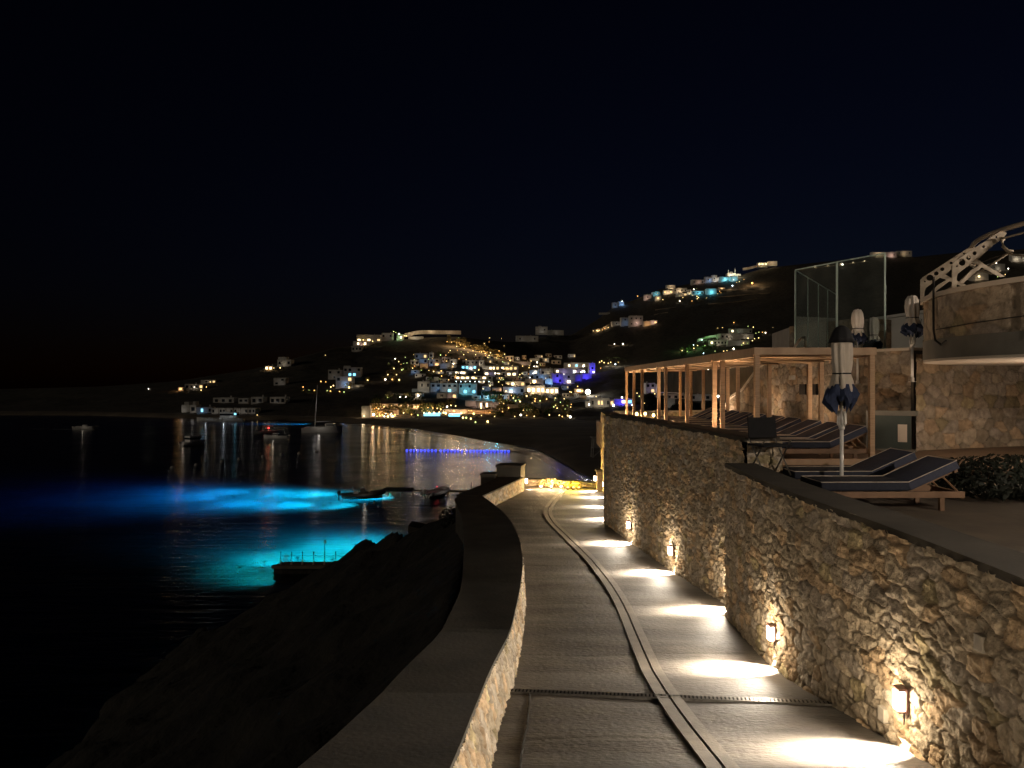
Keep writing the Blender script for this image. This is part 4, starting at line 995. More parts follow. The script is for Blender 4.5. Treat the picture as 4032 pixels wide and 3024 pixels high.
# --- boathouses at the water, left
H(715, 746, 1594, 1624, 'small white chapel with rounded gable at the left end of the boathouse row', 'n', .22, '', up=(.2, .75, 1.1))
H(748, 772, 1594, 1626, 'narrow white gabled boathouse beside the chapel', 'n', .18, 'D', up=(.3, .7, 1.3))
H(774, 832, 1603, 1627, 'white boathouse with one pale blue lit window', 'b', .30, ' C D')
for i in range(6):
    H(833 + i * 29, 860 + i * 29, 1607, 1629, 'white boathouse with dark door, %s from the left of the waterfront row' % ('first second third fourth fifth sixth seventh'.split()[i]), 'n', .13, ('D ', 'DD', ' D', 'D ', ' D', 'DD')[i], chim=False)
# --- hilltop left
H(1389, 1459, 1343, 1362, 'pink lit terrace of the hilltop hotel with two glowing arches', 'p', 1.3, ' B B ')
H(1405, 1500, 1318, 1345, 'large dim hotel block on the hilltop with glowing ground floor', 'c', .35, '    /B B L', depth=8)
H(1384, 1425, 1362, 1384, 'dim stone podium below the hilltop hotel', 'c', .08, 'DDD', m_='dim_plaster', chim=False)
H(1503, 1545, 1311, 1334, 'dim square block right of the hilltop hotel', 'n', .10, 'D D')
H(1562, 1585, 1316, 1340, 'small greenish lit lodge on the hilltop', 'g', 1.2, ' B')
H(1608, 1663, 1325, 1336, 'flat beige pavilion below the long hilltop wall', 'c', .9, '', chim=False)
# --- upper town
U = [(1633, 1682, 1391, 1414, 'grey blue house topmost at the left of the upper town', 'b', .22, 'D L'), (1690, 1705, 1388, 1412, 'narrow grey stair tower among the upper houses', 'n', .25, 'D'),
(1617, 1650, 1417, 1438, 'small cream house with two dark windows, left of the upper town', 'w', .7, 'DD'), (1651, 1683, 1413, 1430, 'pale blue lit house between cream houses in the upper town', 'b', .5, ' D'),
(1654, 1685, 1431, 1447, 'round fronted orange lit terrace in the upper town', 'o', 1.0, ''), (1689, 1708, 1415, 1440, 'slim blue grey house in the upper town', 'b', .25, 'D'),
(1709, 1732, 1412, 1442, 'blue grey house with orange lit doorway in the upper town', 'o', .4, 'D/L'), (1732, 1770, 1430, 1449, 'pale plain retaining house in the upper town', 'b', .35, ''),
(1741, 1771, 1407, 1425, 'pinkish lit house in the upper town', 'p', .7, 'D D'), (1772, 1799, 1414, 1434, 'cream house with a glowing lamp at its corner', 'c', .8, 'D '),
(1820, 1884, 1418, 1436, 'long cream house with row of dark windows right of the upper town', 'c', .5, 'DDDD'), (1885, 1905, 1418, 1440, 'tall pale house end beside the long cream house', 'c', .5, 'D'),
(1816, 1877, 1438, 1455, 'blue lit arcade house below the long cream house', 'b', .8, 'CC C'), (1884, 1942, 1441, 1457, 'cream low house right of the blue arcade', 'c', .7, 'D B'),
(1788, 1837, 1461, 1474, 'blue washed terrace wall house with two bright lamps', 'b', .5, 'BB'), (1774, 1850, 1480, 1494, 'long dim low row with lit doorways, left part', 'w', .30, 'DBBB'),
(1852, 1940, 1480, 1495, 'long dim low row with lit doorways, right part', 'w', .30, 'BDBD'), (1900, 1968, 1439, 1460, 'long arched hotel front with bright openings, left part', 'w', .45, 'BLBL'),
(1970, 2038, 1440, 1460, 'long arched hotel front with bright openings, right part', 'w', .45, 'BLLL'), (2022, 2091, 1424, 1437, 'plain pinkish terrace wall at the foot of the dark slope', 'p', .5, ''),
(1905, 1948, 1463, 1480, 'lavender lit small house below the arched hotel', 'l', .5, 'B '), (1952, 2035, 1464, 1482, 'dim house with glowing doors below the arched hotel', 'w', .25, 'BDBB'),
(1644, 1691, 1502, 1530, 'white cube house with two dark windows in the lower row', 'c', .55, ' D D', ), (1622, 1690, 1531, 1547, 'long low annex under the white cube house', 'c', .42, ''),
(1695, 1737, 1508, 1547, 'white two storey house with blue lit side', 'b', .32, 'DD/ D'), (1738, 1802, 1509, 1547, 'cream two storey house with wide balcony opening', 'c', .45, 'DDD/ C '),
(1806, 1875, 1510, 1552, 'white house with two cyan lit arches', 'y', 1.1, 'D D / C C'), (1720, 1758, 1548, 1568, 'dim house beneath the cream balcony house', 'w', .15, 'D'),
(1760, 1799, 1548, 1571, 'rounded pink lit house with a yellow doorway', 'p', .45, ' L'), (1834, 1875, 1578, 1603, 'white beach hotel wing, left of the portico', 'p', .55, ' '),
(1876, 1935, 1579, 1610, 'white beach hotel portico with two lamps', 'p', .6, ' BDB '), (1937, 1962, 1584, 1610, 'pinkish end wing of the beach hotel', 'p', .5, ''),
(1992, 2130, 1592, 1612, 'broad dim grey building behind the fountain', 'n', .08, '', )]
for u_ in U: H(*u_[:5], u_[5], u_[6], u_[7])
# --- ridge houses, unlit
H(2109, 2156, 1286, 1310, 'dim white house on the dark middle ridge, highest one', 'n', .20, ' D', up=(.25, .5, .8))
H(2157, 2220, 1300, 1312, 'dim low terrace right of the middle ridge house', 'n', .09, '')
H(2033, 2120, 1322, 1345, 'very dim long house on the left of the middle ridge', 'n', .06, 'D D')
# --- club lit blue
V = [(2084, 2133, 1456, 1474, 'blue lit house with white glowing doorway, left of the club', 'b', 1.1, ' B '), (2130, 2178, 1451, 1482, 'cream angular house between two blue lit ones', 'c', .7, 'D  '),
(2100, 2162, 1474, 1495, 'sky blue lit house with one dark window', 'b', 1.3, 'D '), (2220, 2320, 1428, 1450, 'club building top floor with three bright windows', 'c', .8, ' B C B '),
(2321, 2344, 1429, 1470, 'deep blue lit tower of the club', 'd', 5.0, 'D'), (2186, 2306, 1451, 1473, 'club building middle floor washed pale blue', 'l', .8, 'B   B B'),
(2217, 2262, 1474, 1512, 'tall cream house front below the club', 'l', .7, 'D/B'), (2172, 2216, 1470, 1508, 'dark blue lit house left of the tall cream front', 'd', 3.0, 'D/ D'),
(2264, 2290, 1474, 1502, 'small lavender lit house right of the tall cream front', 'd', 1.6, ''), (2292, 2330, 1471, 1493, 'deep blue lit retaining block under the club', 'd', 4.0, ''),
(1990, 2068, 1501, 1522, 'brightly cream lit restaurant upper floor', 'w', 1.7, 'LB L'), (1981, 2066, 1523, 1552, 'blue lit house with a round white lamp', 'b', 1.5, ' C D'),
(2073, 2110, 1518, 1552, 'very bright warm restaurant with open front, left half', 'w', 3.0, 'BB'), (2111, 2146, 1518, 1552, 'very bright warm restaurant with open front, right half', 'w', 3.0, 'BB'),
(2147, 2200, 1525, 1552, 'row of glowing warm shop openings', 'w', 1.6, 'BBB'), (2068, 2140, 1491, 1512, 'pinkish lit upper terrace beside the blue cube', 'p', .7, ' B '),
(2146, 2176, 1490, 1512, 'bright sky blue cube house', 'b', 3.2, ''), (2261, 2297, 1530, 1546, 'orange glowing kiosk near the dark hillside', 'o', 2.2, 'B'),
(2328, 2400, 1567, 1603, 'white bungalow with two lit windows in an open porch', 'c', .6, 'D LL D'), (2401, 2418, 1574, 1598, 'dim annex right of the white bungalow', 'p', .3, 'L'),
(2419, 2492, 1570, 1592, 'violet lit beach bar beside the white bungalow', 'd', 3.6, ' BC'), (2306, 2327, 1579, 1598, 'small pale shed left of the white bungalow', 'c', .4, '')]
for u_ in V: H(*u_[:5], u_[5], u_[6], u_[7])
# --- villas on the right slope
H(2478, 2532, 1243, 1285, 'white two storey villa alone on the middle slope', 'p', 1.0, 'DDD/DD ', up=None)
H(2446, 2477, 1250, 1283, 'blue grey side wing of the lone white villa', 'b', .35, 'D/ ')
H(2534, 2560, 1264, 1284, 'red lit terrace of the lone white villa', 'o', 1.5, '')
H(2561, 2588, 1261, 1276, 'small reddish lit pool house right of the lone villa', 'p', 1.4, ' L')
H(2410, 2445, 1266, 1282, 'dim annex left of the lone white villa', 'n', .2, 'D')
H(2835, 2970, 1314, 1336, 'long cream lit villa on the green slope, middle level', 'c', .55, 'DD      ', depth=7)
H(2876, 2963, 1294, 1313, 'dim upper villa on the green slope', 'n', .18, 'B    D')
H(2796, 2864, 1338, 1360, 'lower villa on the green slope with row of dark windows', 'c', .5, 'BDDDD')
H(2866, 2950, 1340, 1360, 'dim lower wing of the green slope villa', 'n', .14, ' ')
# --- houses seen through the pergola
W_ = [(2542, 2580, 1508, 1548, 'pinkish white two storey house seen through the pergola, left', 'l', .30, 'DD/ L'), (2588, 2626, 1512, 1548, 'dim pink house seen between pergola posts', 'l', .22, 'D/D'),
(2629, 2668, 1520, 1550, 'white house with two big dark windows seen through the pergola', 'p', .35, 'DD/  '), (2669, 2700, 1514, 1550, 'dim beige house end behind the pergola', 'c', .12, 'D'),
(2721, 2770, 1512, 1550, 'pinkish house with small windows seen mid pergola', 'p', .35, ' DD'), (2771, 2835, 1514, 1552, 'plain pale house seen through the middle pergola bays', 'c', .25, '   '),
(2852, 2889, 1516, 1552, 'brightly lit house with glowing front seen through the pergola', 'w', 2.4, 'B '), (2596, 2700, 1552, 1572, 'long arcaded terrace house below the pink houses', 'p', .18, 'DDDD'),
(2716, 2800, 1553, 1576, 'dim lower terrace house seen mid pergola', 'n', .10, 'D D'), (2714, 2772, 1472, 1500, 'cream house with one tall lit window behind the pergola', 'w', .35, 'DBD'),
(2780, 2835, 1474, 1502, 'cream house with two lit windows behind the pergola', 'w', .4, 'BL '), (2850, 2892, 1470, 1492, 'orange tinted house behind the pergola', 'w', .3, ' L'),
(2866, 2890, 1442, 1466, 'narrow house with a bright tall window high behind the pergola', 'w', .3, 'B'), (2936, 2965, 1446, 1464, 'small house with square windows high behind the pergola', 'c', .4, 'DD'),
(2990, 3020, 1446, 1470, 'small house with bright doorway by the stair wall', 'w', .5, 'BB'), (2628, 2658, 1569, 1600, 'blue grey shed below the arcaded terrace', 'n', .12, '')]
for u_ in W_: H(*u_[:5], u_[5], u_[6], u_[7])
# --- ridge village at the top right
X_ = [(2412, 2433, 1191, 1211, 'small dim house at the left tip of the ridge village', 'b', .5, 'D'), (2436, 2458, 1187, 1204, 'blue lit house at the left tip of the ridge village', 'b', 2.5, ''),
(2535, 2566, 1160, 1179, 'pinkish house near the white lamp of the ridge village', 'p', 1.2, 'D'), (2570, 2600, 1150, 1164, 'cyan lit flat house of the ridge village, left', 'y', 1.8, ''),
(2580, 2604, 1164, 1182, 'warm lit round house in the ridge village', 'w', 1.6, 'L'), (2612, 2650, 1143, 1157, 'yellow lit house in the ridge village, left of centre', 'w', 3.0, 'L L'),
(2652, 2705, 1134, 1152, 'cream lit long house in the ridge village centre', 'w', 2.6, 'D DD'), (2664, 2710, 1153, 1166, 'brown dim house below the ridge village centre', 'w', .7, ' L'),
(2625, 2660, 1122, 1138, 'warm small house on the ridge village skyline', 'w', 2.0, ''), (2708, 2722, 1140, 1160, 'slim pale house between warm and cyan ridge houses', 'c', 1.2, 'D'),
(2724, 2772, 1145, 1160, 'cyan blue lit house in the ridge village, lower', 'y', 4.0, 'DDD'), (2782, 2822, 1136, 1158, 'turquoise lit house in the ridge village', 'y', 4.2, ''),
(2724, 2775, 1101, 1119, 'pink tinted long house high in the ridge village', 'p', .8, 'D D'), (2776, 2803, 1090, 1112, 'blue grey house high in the ridge village', 'b', 1.1, 'D'),
(2804, 2824, 1083, 1109, 'white cube house high in the ridge village', 'n', 1.4, 'D'), (2832, 2876, 1090, 1108, 'turquoise lit terrace under the ridge church', 'y', 4.5, 'C'),
(2877, 2906, 1086, 1106, 'deep turquoise lit terrace right of the church', 'y', 2.6, ''), (2984, 3022, 1034, 1046, 'lit house with three bright windows on the far right ridge', 'w', 1.2, 'BBB'),
(3024, 3060, 1028, 1040, 'cream house on the far right ridge', 'w', 1.6, ''), (2830, 2855, 1132, 1142, 'small orange lit house right of the turquoise one', 'o', 1.2, 'L'),
(3434, 3486, 992, 1006, 'yellow lit house on the skyline above the glass screen', 'w', 2.4, ''), (3489, 3530, 992, 1014, 'pink lit house on the skyline right of the glass screen', 'p', 1.6, ' D'), (3532, 3590, 988, 1004, 'dim warm house on the skyline, rightmost one', 'w', .8, 'D D'),
(3898, 3960, 1038, 1068, 'pale house with dark square window behind the balcony railing', 'c', .6, 'D '), (3985, 4060, 1000, 1030, 'pale lit house behind the balcony railing at the frame edge', 'c', 1.4, ' D '), (3820, 3890, 1072, 1105, 'warm lit house low behind the balcony railing', 'w', 1.2, ' B ')]
for u_ in X_: H(*u_[:5], u_[5], u_[6], u_[7])
# small dim infill houses and stairs of the old town, nothing tells one from another
def free(a, b_, c, d_, lst):
    return all(b_ < q[0] - 2 or a > q[1] + 2 or d_ < q[2] - 1 or c > q[3] + 1 for q in lst)
taken = [u_[:4] for u_ in U + V]; ri = random.Random(17); cnt = 0
for _ in range(900):
    x0 = ri.uniform(1600, 2300); yb = ri.uniform(1405, 1570); w0 = ri.uniform(16, 38); h0 = ri.uniform(9, 17)
    if yb > 1480 and x0 < 1630: continue
    if yb - h0 < ridge(x0)[0] + 45: continue
    if free(x0, x0 + w0, yb - h0, yb, taken) and cnt < 46:
        taken.append((x0, x0 + w0, yb - h0, yb)); cnt += 1
        H(x0, x0 + w0, yb - h0, yb, 'small dim infill house squeezed between the lit houses of the town', ri.choice('wwcnbo'), ri.uniform(.12, .6), ri.choice(('D', 'DD', 'D D', ' L ', 'D  L', 'D', '')), chim=False)['group'] = 'infill houses of the town'
# ridge church with two bell towers
d = far_d(2890, 1088); p = P(2890, 1086, d); k = d / F
r = empty('ridge_church', p, 0, 'white floodlit church with dome and bell tower on the ridge village', 'church')
b_ = MB(); b_.b2((-26 * k, 0, -2), (8 * k, 7, 10 * k)); b_.b2((8 * k, 1, -2), (28 * k, 6, 8 * k)); b_.build('wall', M['whitewash'], r)
b_ = MB(); b_.lathe([(9 * k * math.cos(t), 9 * k * math.sin(t) * .9) for t in np.linspace(0, 1.45, 8)], (-8 * k, 3.5, 10 * k), 16); b_.build('dome', M['whitewash'], r, smooth=True)
for x, hh in ((-20 * k, 26 * k), (6 * k, 34 * k)):
    b_ = MB(); b_.box((x, 2, hh * .38), (3.4 * k, 3.4 * k, hh * .76)); b_.lathe([(2.2 * k, 0), (.9 * k, 5 * k), (.2 * k, hh * .24)], (x, 2, hh * .76), 8); b_.build('bell_tower', M['whitewash'], r)
for x in (-18, -4, 14): point('floodlight', (x * k, -4, 1), (1, .92, .66), 700, .3, r)

# long retaining walls lit on the slopes
def terrace_wall(pts, hpx, lab, lc='w', pw=.5, m_='dim_plaster'):
    vs = []; fs = []; q0 = None
    for px, py in pts:
        d = far_d(px, py); q = P(px, py, d); h = hpx / F * d; q0 = q0 or q
        vs += [tuple(q - q0 + Vector((0, 0, -1.5))), tuple(q - q0 + Vector((0, 0, h))), tuple(q - q0 + Vector((0, .5, h))), tuple(q - q0 + Vector((0, .5, -1.5)))]
    for i in range(len(pts) - 1):
        for kk in range(4): fs.append((i * 4 + kk, i * 4 + (kk + 1) % 4, i * 4 + 4 + (kk + 1) % 4, i * 4 + 4 + kk))
    n4 = len(pts) * 4; fs += [(0, 1, 2, 3), (n4 - 1, n4 - 2, n4 - 3, n4 - 4)]
    mb = MB(); mb.add(vs, fs); o = mb.build('terrace_wall', M[m_], loc=q0); tag(o, lab, 'terrace wall', 'terrace walls on the slopes')
    if pw:
        for i in range(len(pts) - 1):
            (xa, ya), (xb, yb) = pts[i], pts[i + 1]
            nn = max(1, int(abs(xb - xa) / 45))
            for j in range(nn):
                t = (j + .5) / nn; px, py = xa + (xb - xa) * t, ya + (yb - ya) * t; q = P(px, py, far_d(px, py)) + Vector((0, -3.5, 1.0))
                point('wall_wash', q - q0, LC[lc], pw * 110, .3, o)
terrace_wall([(1594, 1320), (1640, 1309), (1665, 1307), (1740, 1308), (1815, 1309)], 7, 'long pale lit wall crowning the left hilltop', 'w', 2.0)
terrace_wall([(1530, 1552), (1600, 1558), (1660, 1556)], 6, 'dim retaining wall left of the white cube house', 'w', .2)
terrace_wall([(2332, 1309), (2370, 1304), (2404, 1284)], 12, 'yellow lit rocky wall left of the lone villa', 'w', 2.6, 'boulder')
terrace_wall([(2395, 1362), (2440, 1366), (2485, 1352)], 5, 'dim warm wall with two lamps on the middle slope', 'w', .5, 'boulder')
terrace_wall([(2835, 1144), (2900, 1143), (2960, 1137), (3030, 1133)], 6, 'lit rocky terrace right of the ridge village', 'w', 1.0, 'boulder')
terrace_wall([(2825, 1172), (2900, 1165), (3030, 1155)], 3.5, 'upper dim dry stone wall below the ridge village', 'w', .12, 'boulder')
terrace_wall([(2790, 1198), (2870, 1194), (2980, 1178)], 3.5, 'lower dim dry stone wall below the ridge village', 'w', .10, 'boulder')
terrace_wall([(2925, 1060), (2950, 1056), (2980, 1048)], 5, 'pale wall climbing to the far right ridge house', 'w', 1.2)
terrace_wall([(2745, 1345), (2780, 1332), (2840, 1322)], 8, 'green lit sloping wall of the green slope villa', 'g', 1.6)
terrace_wall([(2358, 1234), (2402, 1233)], 3, 'short faint wall alone on the dark slope', 'n', .15)
terrace_wall([(2580, 1222), (2660, 1212)], 3, 'faint dry stone wall under the ridge village, left', 'n', .1, 'boulder')
terrace_wall([(2575, 1242), (2630, 1232)], 4, 'faint dry stone wall right of the lone villa', 'n', .08, 'boulder')
terrace_wall([(3130, 1066), (3330, 1042), (3420, 1030)], 4, 'dim long wall seen through the glass screen', 'w', .16, 'boulder')

# beach restaurant with hanging bulbs
def pavilion(x0, x1, yt, yb, lab, nb_, lc='w', pw=2):
    d = far_d((x0 + x1) / 2, yb); w_ = (x1 - x0) / F * d; h = (yb - yt) / F * d; r = empty('beach_pavilion', P((x0 + x1) / 2, yb, d), 0, lab, 'pavilion', 'beach pavilions at the foot of the town')
    b_ = MB(); b_.b2((-w_ / 2, 6, -1), (w_ / 2, 6.4, h)); b_.b2((-w_ / 2, 0, -1.2), (w_ / 2, 6, .25)); b_.build('wall', M['plaster_light'], r)
    b_ = MB(); b_.b2((-w_ / 2, -.3, h - .12), (w_ / 2, 6.4, h + .06)); b_.build('roof', M['wood_flat'], r)
    n_ = max(3, int(w_ / 3.2))
    for i in range(n_ + 1):
        b_ = MB(); b_.box((-w_ / 2 + i * w_ / n_, 0, h / 2), (.22, .22, h)); b_.build('post', M['wood'], r)
    for i in range(nb_): point('pavilion_light', (-w_ / 2 + (i + .5) * w_ / nb_, 2.2, h * .6), LC[lc], pw * 90, .2, r)
    return r
pavilion(1457, 1560, 1590, 1612, 'upper lit terrace of the beach restaurant, left half', 4, 'w', 1.5)
pavilion(1562, 1650, 1592, 1612, 'upper lit terrace of the beach restaurant, right half', 3, 'w', 1.5)
pavilion(1448, 1560, 1614, 1642, 'lower lit terrace of the beach restaurant by the sand', 4, 'o', 1.6)
pavilion(1745, 1840, 1612, 1631, 'golden lit poolside pavilion, left half', 4, 'w', 2.2)
pavilion(1842, 1940, 1614, 1630, 'dimmer poolside pavilion, right half', 3, 'o', 1.0)
H(1424, 1458, 1600, 1644, 'plain beige lit block at the left end of the beach restaurant', 'w', .8, '', chim=False)
# pools with blue light
for x0, x1, y, lab in ((1668, 1738, 1634, 'left of two glowing blue pool strips by the beach'), (1765, 1815, 1636, 'right of two glowing blue pool strips by the beach')):
    d = far_d((x0 + x1) / 2, y); w_ = (x1 - x0) / F * d; r = empty('swimming_pool', P((x0 + x1) / 2, y, d), 0, lab, 'pool', 'glowing pools by the beach')
    b_ = MB(); b_.b2((-w_ / 2, -2, -1), (w_ / 2, 5, .5)); b_.build('basin', M['whitewash'], r)
    b_ = MB(); b_.b2((-w_ / 2 + .3, -2.03, -.6), (w_ / 2 - .3, -2.005, .4)); b_.build('glass_side', M['win_cyan'], r)
    b_ = MB(); b_.b2((-w_ / 2 + .3, -1.7, .5), (w_ / 2 - .3, 4.7, .53)); b_.build('water', M['win_cyan'], r)

# ------------------------------------------------------------------ lamps of the town
def bulb_mesh(mname):
    b_ = MB(); b_.lathe([(.05, -.5), (.36, -.35), (.5, 0), (.36, .35), (.05, .5)], n=8); me = b_.mesh('globe', True); me.materials.append(M[mname]); return me
pm_ = MB(); pm_.tube([(0, 0, -1.6), (0, 0, -.4)], .06, 5); post_me = pm_.mesh('post'); post_me.materials.append(M['dark_metal'])
BM = {k: bulb_mesh(v) for k, v in dict(W='bulb_warm', N='bulb_white', A='bulb_amber', G='bulb_green', B='bulb_blue', I='bulb_ice').items()}
LAMPXY = []
BN = dict(W='warm white', N='bright white', A='amber', G='greenish yellow', B='deep blue', I='cold white')
LAMPQ = []
def lamp(px, py, k='W', s=.8, where='the town', d=None, lift=1.3):
    LAMPQ.append((px, py, k, s * .72, where, d, lift))
def build_lamps():
    LAMPQ.sort(key=lambda t: -t[3] / (t[5] or far_d(t[0], t[1])))
    rest = MB(); mi = []; order = 'WNAGBI'
    for i, (px, py, k, s, where, d, lift) in enumerate(LAMPQ):
        d = d or far_d(px, py + lift / 500 * F); p = P(px, py, d)
        if i < 292:
            r = empty('garden_lamp', p, 0, 'small %s globe lamp %s' % (BN[k], where), 'lamp', 'small %s lamps %s' % (BN[k], where))
            g_ = bpy.data.objects.new('globe', BM[k]); col.objects.link(g_); g_.parent = r; g_.scale = (s, s, s)
            q = bpy.data.objects.new('post', post_me); col.objects.link(q); q.parent = r
        else:
            n0 = len(rest.f); rest.lathe([(.05 * s, -.5 * s), (.36 * s, -.35 * s), (.5 * s, 0), (.36 * s, .35 * s), (.05 * s, .5 * s)], p, 8); mi += [order.index(k)] * (len(rest.f) - n0)
        LAMPXY.append((px, py, where))
    me = bpy.data.meshes.new('tiny_lamps'); me.from_pydata(rest.v, [], rest.f)
    for k in order: me.materials.append(M[dict(W='bulb_warm', N='bulb_white', A='bulb_amber', G='bulb_green', B='bulb_blue', I='bulb_ice')[k]])
    for p_, m_ in zip(me.polygons, mi): p_.material_index = m_
    o = link_mesh('tiny_lamps', me); tag(o, 'hundreds of tiny warm lamps sprinkled through the hillside town', 'lamps', None, 'stuff')
def lamps(zx, zy, sc_, lst, where):
    for t in lst:
        a, b_, k = t[0], t[1], t[2]; lamp(zx + a * sc_, zy + b_ * sc_, k, t[3] if len(t) > 3 else .75, where)
z1 = (1340, 1250, .27125)
lamps(*z1, [(290, 328, 'W', 1), (333, 328, 'W', 1), (373, 345, 'A', .7), (425, 345, 'W', 1), (470, 345, 'W', 1.1), (257, 385, 'W', 1.1), (346, 392, 'W', 1)], 'in front of the hilltop hotel')
lamps(*z1, [(775, 205, 'G', .9), (805, 218, 'G', .6), (852, 238, 'N', 1.1), (858, 275, 'G', .9), (935, 265, 'W', .9), (960, 268, 'W', .8), (905, 262, 'G', .6)], 'on the left hilltop beside the long wall')
gold = [(1550, 350), (1688, 420), (1745, 408), (1800, 448), (1595, 480), (1790, 540), (1925, 480), (1965, 540), (2050, 500), (2105, 520), (2180, 510), (2160, 550), (2190, 465), (2140, 580)]
lamps(*z1, [(a, b_, 'W' if i % 3 else 'A', .7) for i, (a, b_) in enumerate(gold)], 'on the golden lit rocky slope')
z2 = (1900, 1250, .27125)
lamps(*z2, [(40, 400, 'A', .6), (120, 460, 'A', .7), (38, 522, 'W', .6), (115, 512, 'W', .8), (205, 590, 'G', .6), (240, 485, 'A', .8), (320, 533, 'W', .8), (402, 625, 'W', 1), (98, 550, 'A', .5), (290, 640, 'G', .6), (310, 650, 'G', .5)], 'on the golden lit rocky slope')
lamps(*z1, [(798, 600, 'N', .95), (848, 642, 'W', .6), (943, 577, 'G', .6), (1280, 605, 'G', .6), (1455, 545, 'G', .9), (1543, 632, 'W', .8), (1642, 672, 'N', .8), (778, 740, 'W', .8), (893, 762, 'G', .8), (1050, 735, 'W', .6), (1135, 770, 'A', .7), (1355, 785, 'W', .8), (1465, 775, 'A', .9), (1258, 695, 'W', .6), (1178, 765, 'G', .5), (690, 830, 'W', .7), (653, 900, 'N', 1), (755, 900, 'A', .9), (855, 905, 'W', 1), (1385, 880, 'W', .8), (1470, 850, 'A', .7), (705, 660, 'G', .5), (968, 660, 'G', .6)], 'among the upper houses and gardens')
lamps(*z1, [(1685, 808, 'N', 1), (1752, 803, 'N', 1), (1897, 735, 'N', 1), (2010, 760, 'W', .8), (2155, 740, 'N', 1), (1800, 880, 'W', .8), (1880, 880, 'W', .8), (1970, 882, 'W', .8), (2125, 805, 'N', .9), (1955, 800, 'W', .6)], 'on the fronts of the hotel terraces')
lamps(*z1, [(x, 930, 'I', .4) for x in (1683, 1748, 1818, 1885, 1955, 2018, 2085, 2160)], 'in a row along the hotel terrace edge')
lamps(*z2, [(90, 740, 'N', .9), (235, 740, 'N', .9), (312, 748, 'W', .7), (378, 745, 'W', .7), (58, 808, 'N', .9), (183, 812, 'N', 1), (430, 700, 'W', .5), (583, 705, 'W', .7), (748, 710, 'N', .7), (788, 712, 'N', .7), (705, 632, 'W', .8), (793, 652, 'N', 1.1), (676, 730, 'W', .7), (540, 830, 'W', .7), (575, 812, 'W', .6), (245, 880, 'A', .7), (278, 878, 'W', .5), (22, 935, 'W', .6), (95, 935, 'G', .5), (235, 935, 'W', .6), (305, 900, 'G', .5), (108, 990, 'W', .8), (10, 1035, 'W', .6), (500, 755, 'G', .6)], 'along the arched hotel front')
lamps(*z2, [(415, 1080, 'N', 1.3), (340, 1072, 'W', .9), (748, 945, 'W', 1.2), (740, 810, 'N', .9), (685, 873, 'I', .7), (1232, 710, 'N', 1.3), (1405, 700, 'I', 1), (1462, 710, 'N', 1.1), (1348, 708, 'I', .4), (1108, 772, 'N', .9), (1068, 770, 'I', .6), (1330, 788, 'I', .7), (1435, 790, 'I', 1), (1086, 828, 'N', .7), (1182, 828, 'N', .8), (1243, 903, 'N', 1), (1612, 792, 'N', 1.2), (1480, 790, 'I', .7)], 'around the blue lit club')
lamps(*z2, [(680, 1030, 'W', 1.6), (855, 1035, 'W', 1.8), (930, 1050, 'W', .8), (960, 1080, 'W', .9), (1010, 1085, 'W', 1), (1055, 1080, 'W', .9), (1085, 1085, 'W', .9), (905, 1080, 'W', .9), (740, 1105, 'W', .7), (640, 1140, 'W', .9), (450, 1170, 'W', .8), (480, 1208, 'G', .8), (265, 1218, 'W', .8), (545, 1220, 'W', .8), (350, 1200, 'G', .6), (722, 1243, 'W', .5), (57, 1265, 'W', .7), (308, 1250, 'A', .5), (240, 1325, 'W', .6), (278, 1328, 'W', .7), (373, 1312, 'A', .9), (765, 1180, 'A', .7), (760, 1215, 'A', .7), (930, 1185, 'A', .7), (835, 1210, 'G', .7), (1062, 1270, 'W', .8), (1035, 1298, 'G', .6), (1130, 1230, 'G', .5), (1220, 1228, 'G', .6), (1185, 1180, 'W', .5), (1268, 1080, 'W', .5), (1345, 1060, 'W', .9), (1400, 1060, 'W', .9), (1450, 1065, 'W', .9), (1380, 1000, 'A', .7)], 'around the bright restaurant below the club')
lamps(*z2, [(555, 1415, 'N', .8), (590, 1355, 'W', .5), (970, 1415, 'W', .5), (1115, 1420, 'W', .5), (1272, 1443, 'N', .95), (75, 1512, 'W', .8), (1280, 1300, 'W', .4)], 'on the dark ground behind the beach')
lamps(*z1, [(868, 1150, 'N', .95), (953, 1148, 'N', .95), (1130, 1135, 'N', 1), (690, 1162, 'G', .5), (398, 910, 'W', .8), (128, 1012, 'W', .9)], 'on the dark slope above the beach restaurant')
r6 = random.Random(11)
lst = [(453, 1332), (495, 1332), (555, 1335), (515, 1297), (415, 1390), (343, 1430), (535, 1390), (483, 1410), (575, 1425), (640, 1435), (660, 1398), (688, 1405), (720, 1410), (745, 1355), (775, 1358), (795, 1413), (805, 1315), (905, 1330), (918, 1385), (935, 1290), (985, 1375), (740, 1285), (640, 1300), (575, 1268), (1025, 1287), (1080, 1300), (1130, 1298), (1190, 1310), (870, 1310), (1240, 1320), (1270, 1318), (1335, 1313), (1215, 1385), (1292, 1385), (1362, 1383), (1437, 1372), (1457, 1328), (1490, 1300), (1185, 1350), (690, 1437), (610, 1415), (1550, 1295)]
lamps(*z1, [(a, b_, r6.choice('WWWAN'), r6.choice((.55, .7, .85, 1.0))) for a, b_ in lst], 'at the beach restaurant')
lamps(*z1, [(738, 1418, 'N', 1.9), (760, 1432, 'W', 1.2), (1937, 1397, 'W', .9), (1780, 1455, 'W', .8), (1828, 1455, 'G', .8), (1895, 1468, 'W', .7), (1962, 1520, 'G', .6), (2138, 1510, 'W', .8), (1995, 1265, 'W', .8), (2120, 1262, 'N', .9), (2045, 1315, 'W', .7), (1530, 1390, 'W', 1.1), (1500, 1380, 'W', .9), (1650, 1360, 'A', .8), (1755, 1390, 'W', .9), (1865, 1345, 'W', .6)], 'between the pools and the beach')
z3 = (650, 1350, .36166)
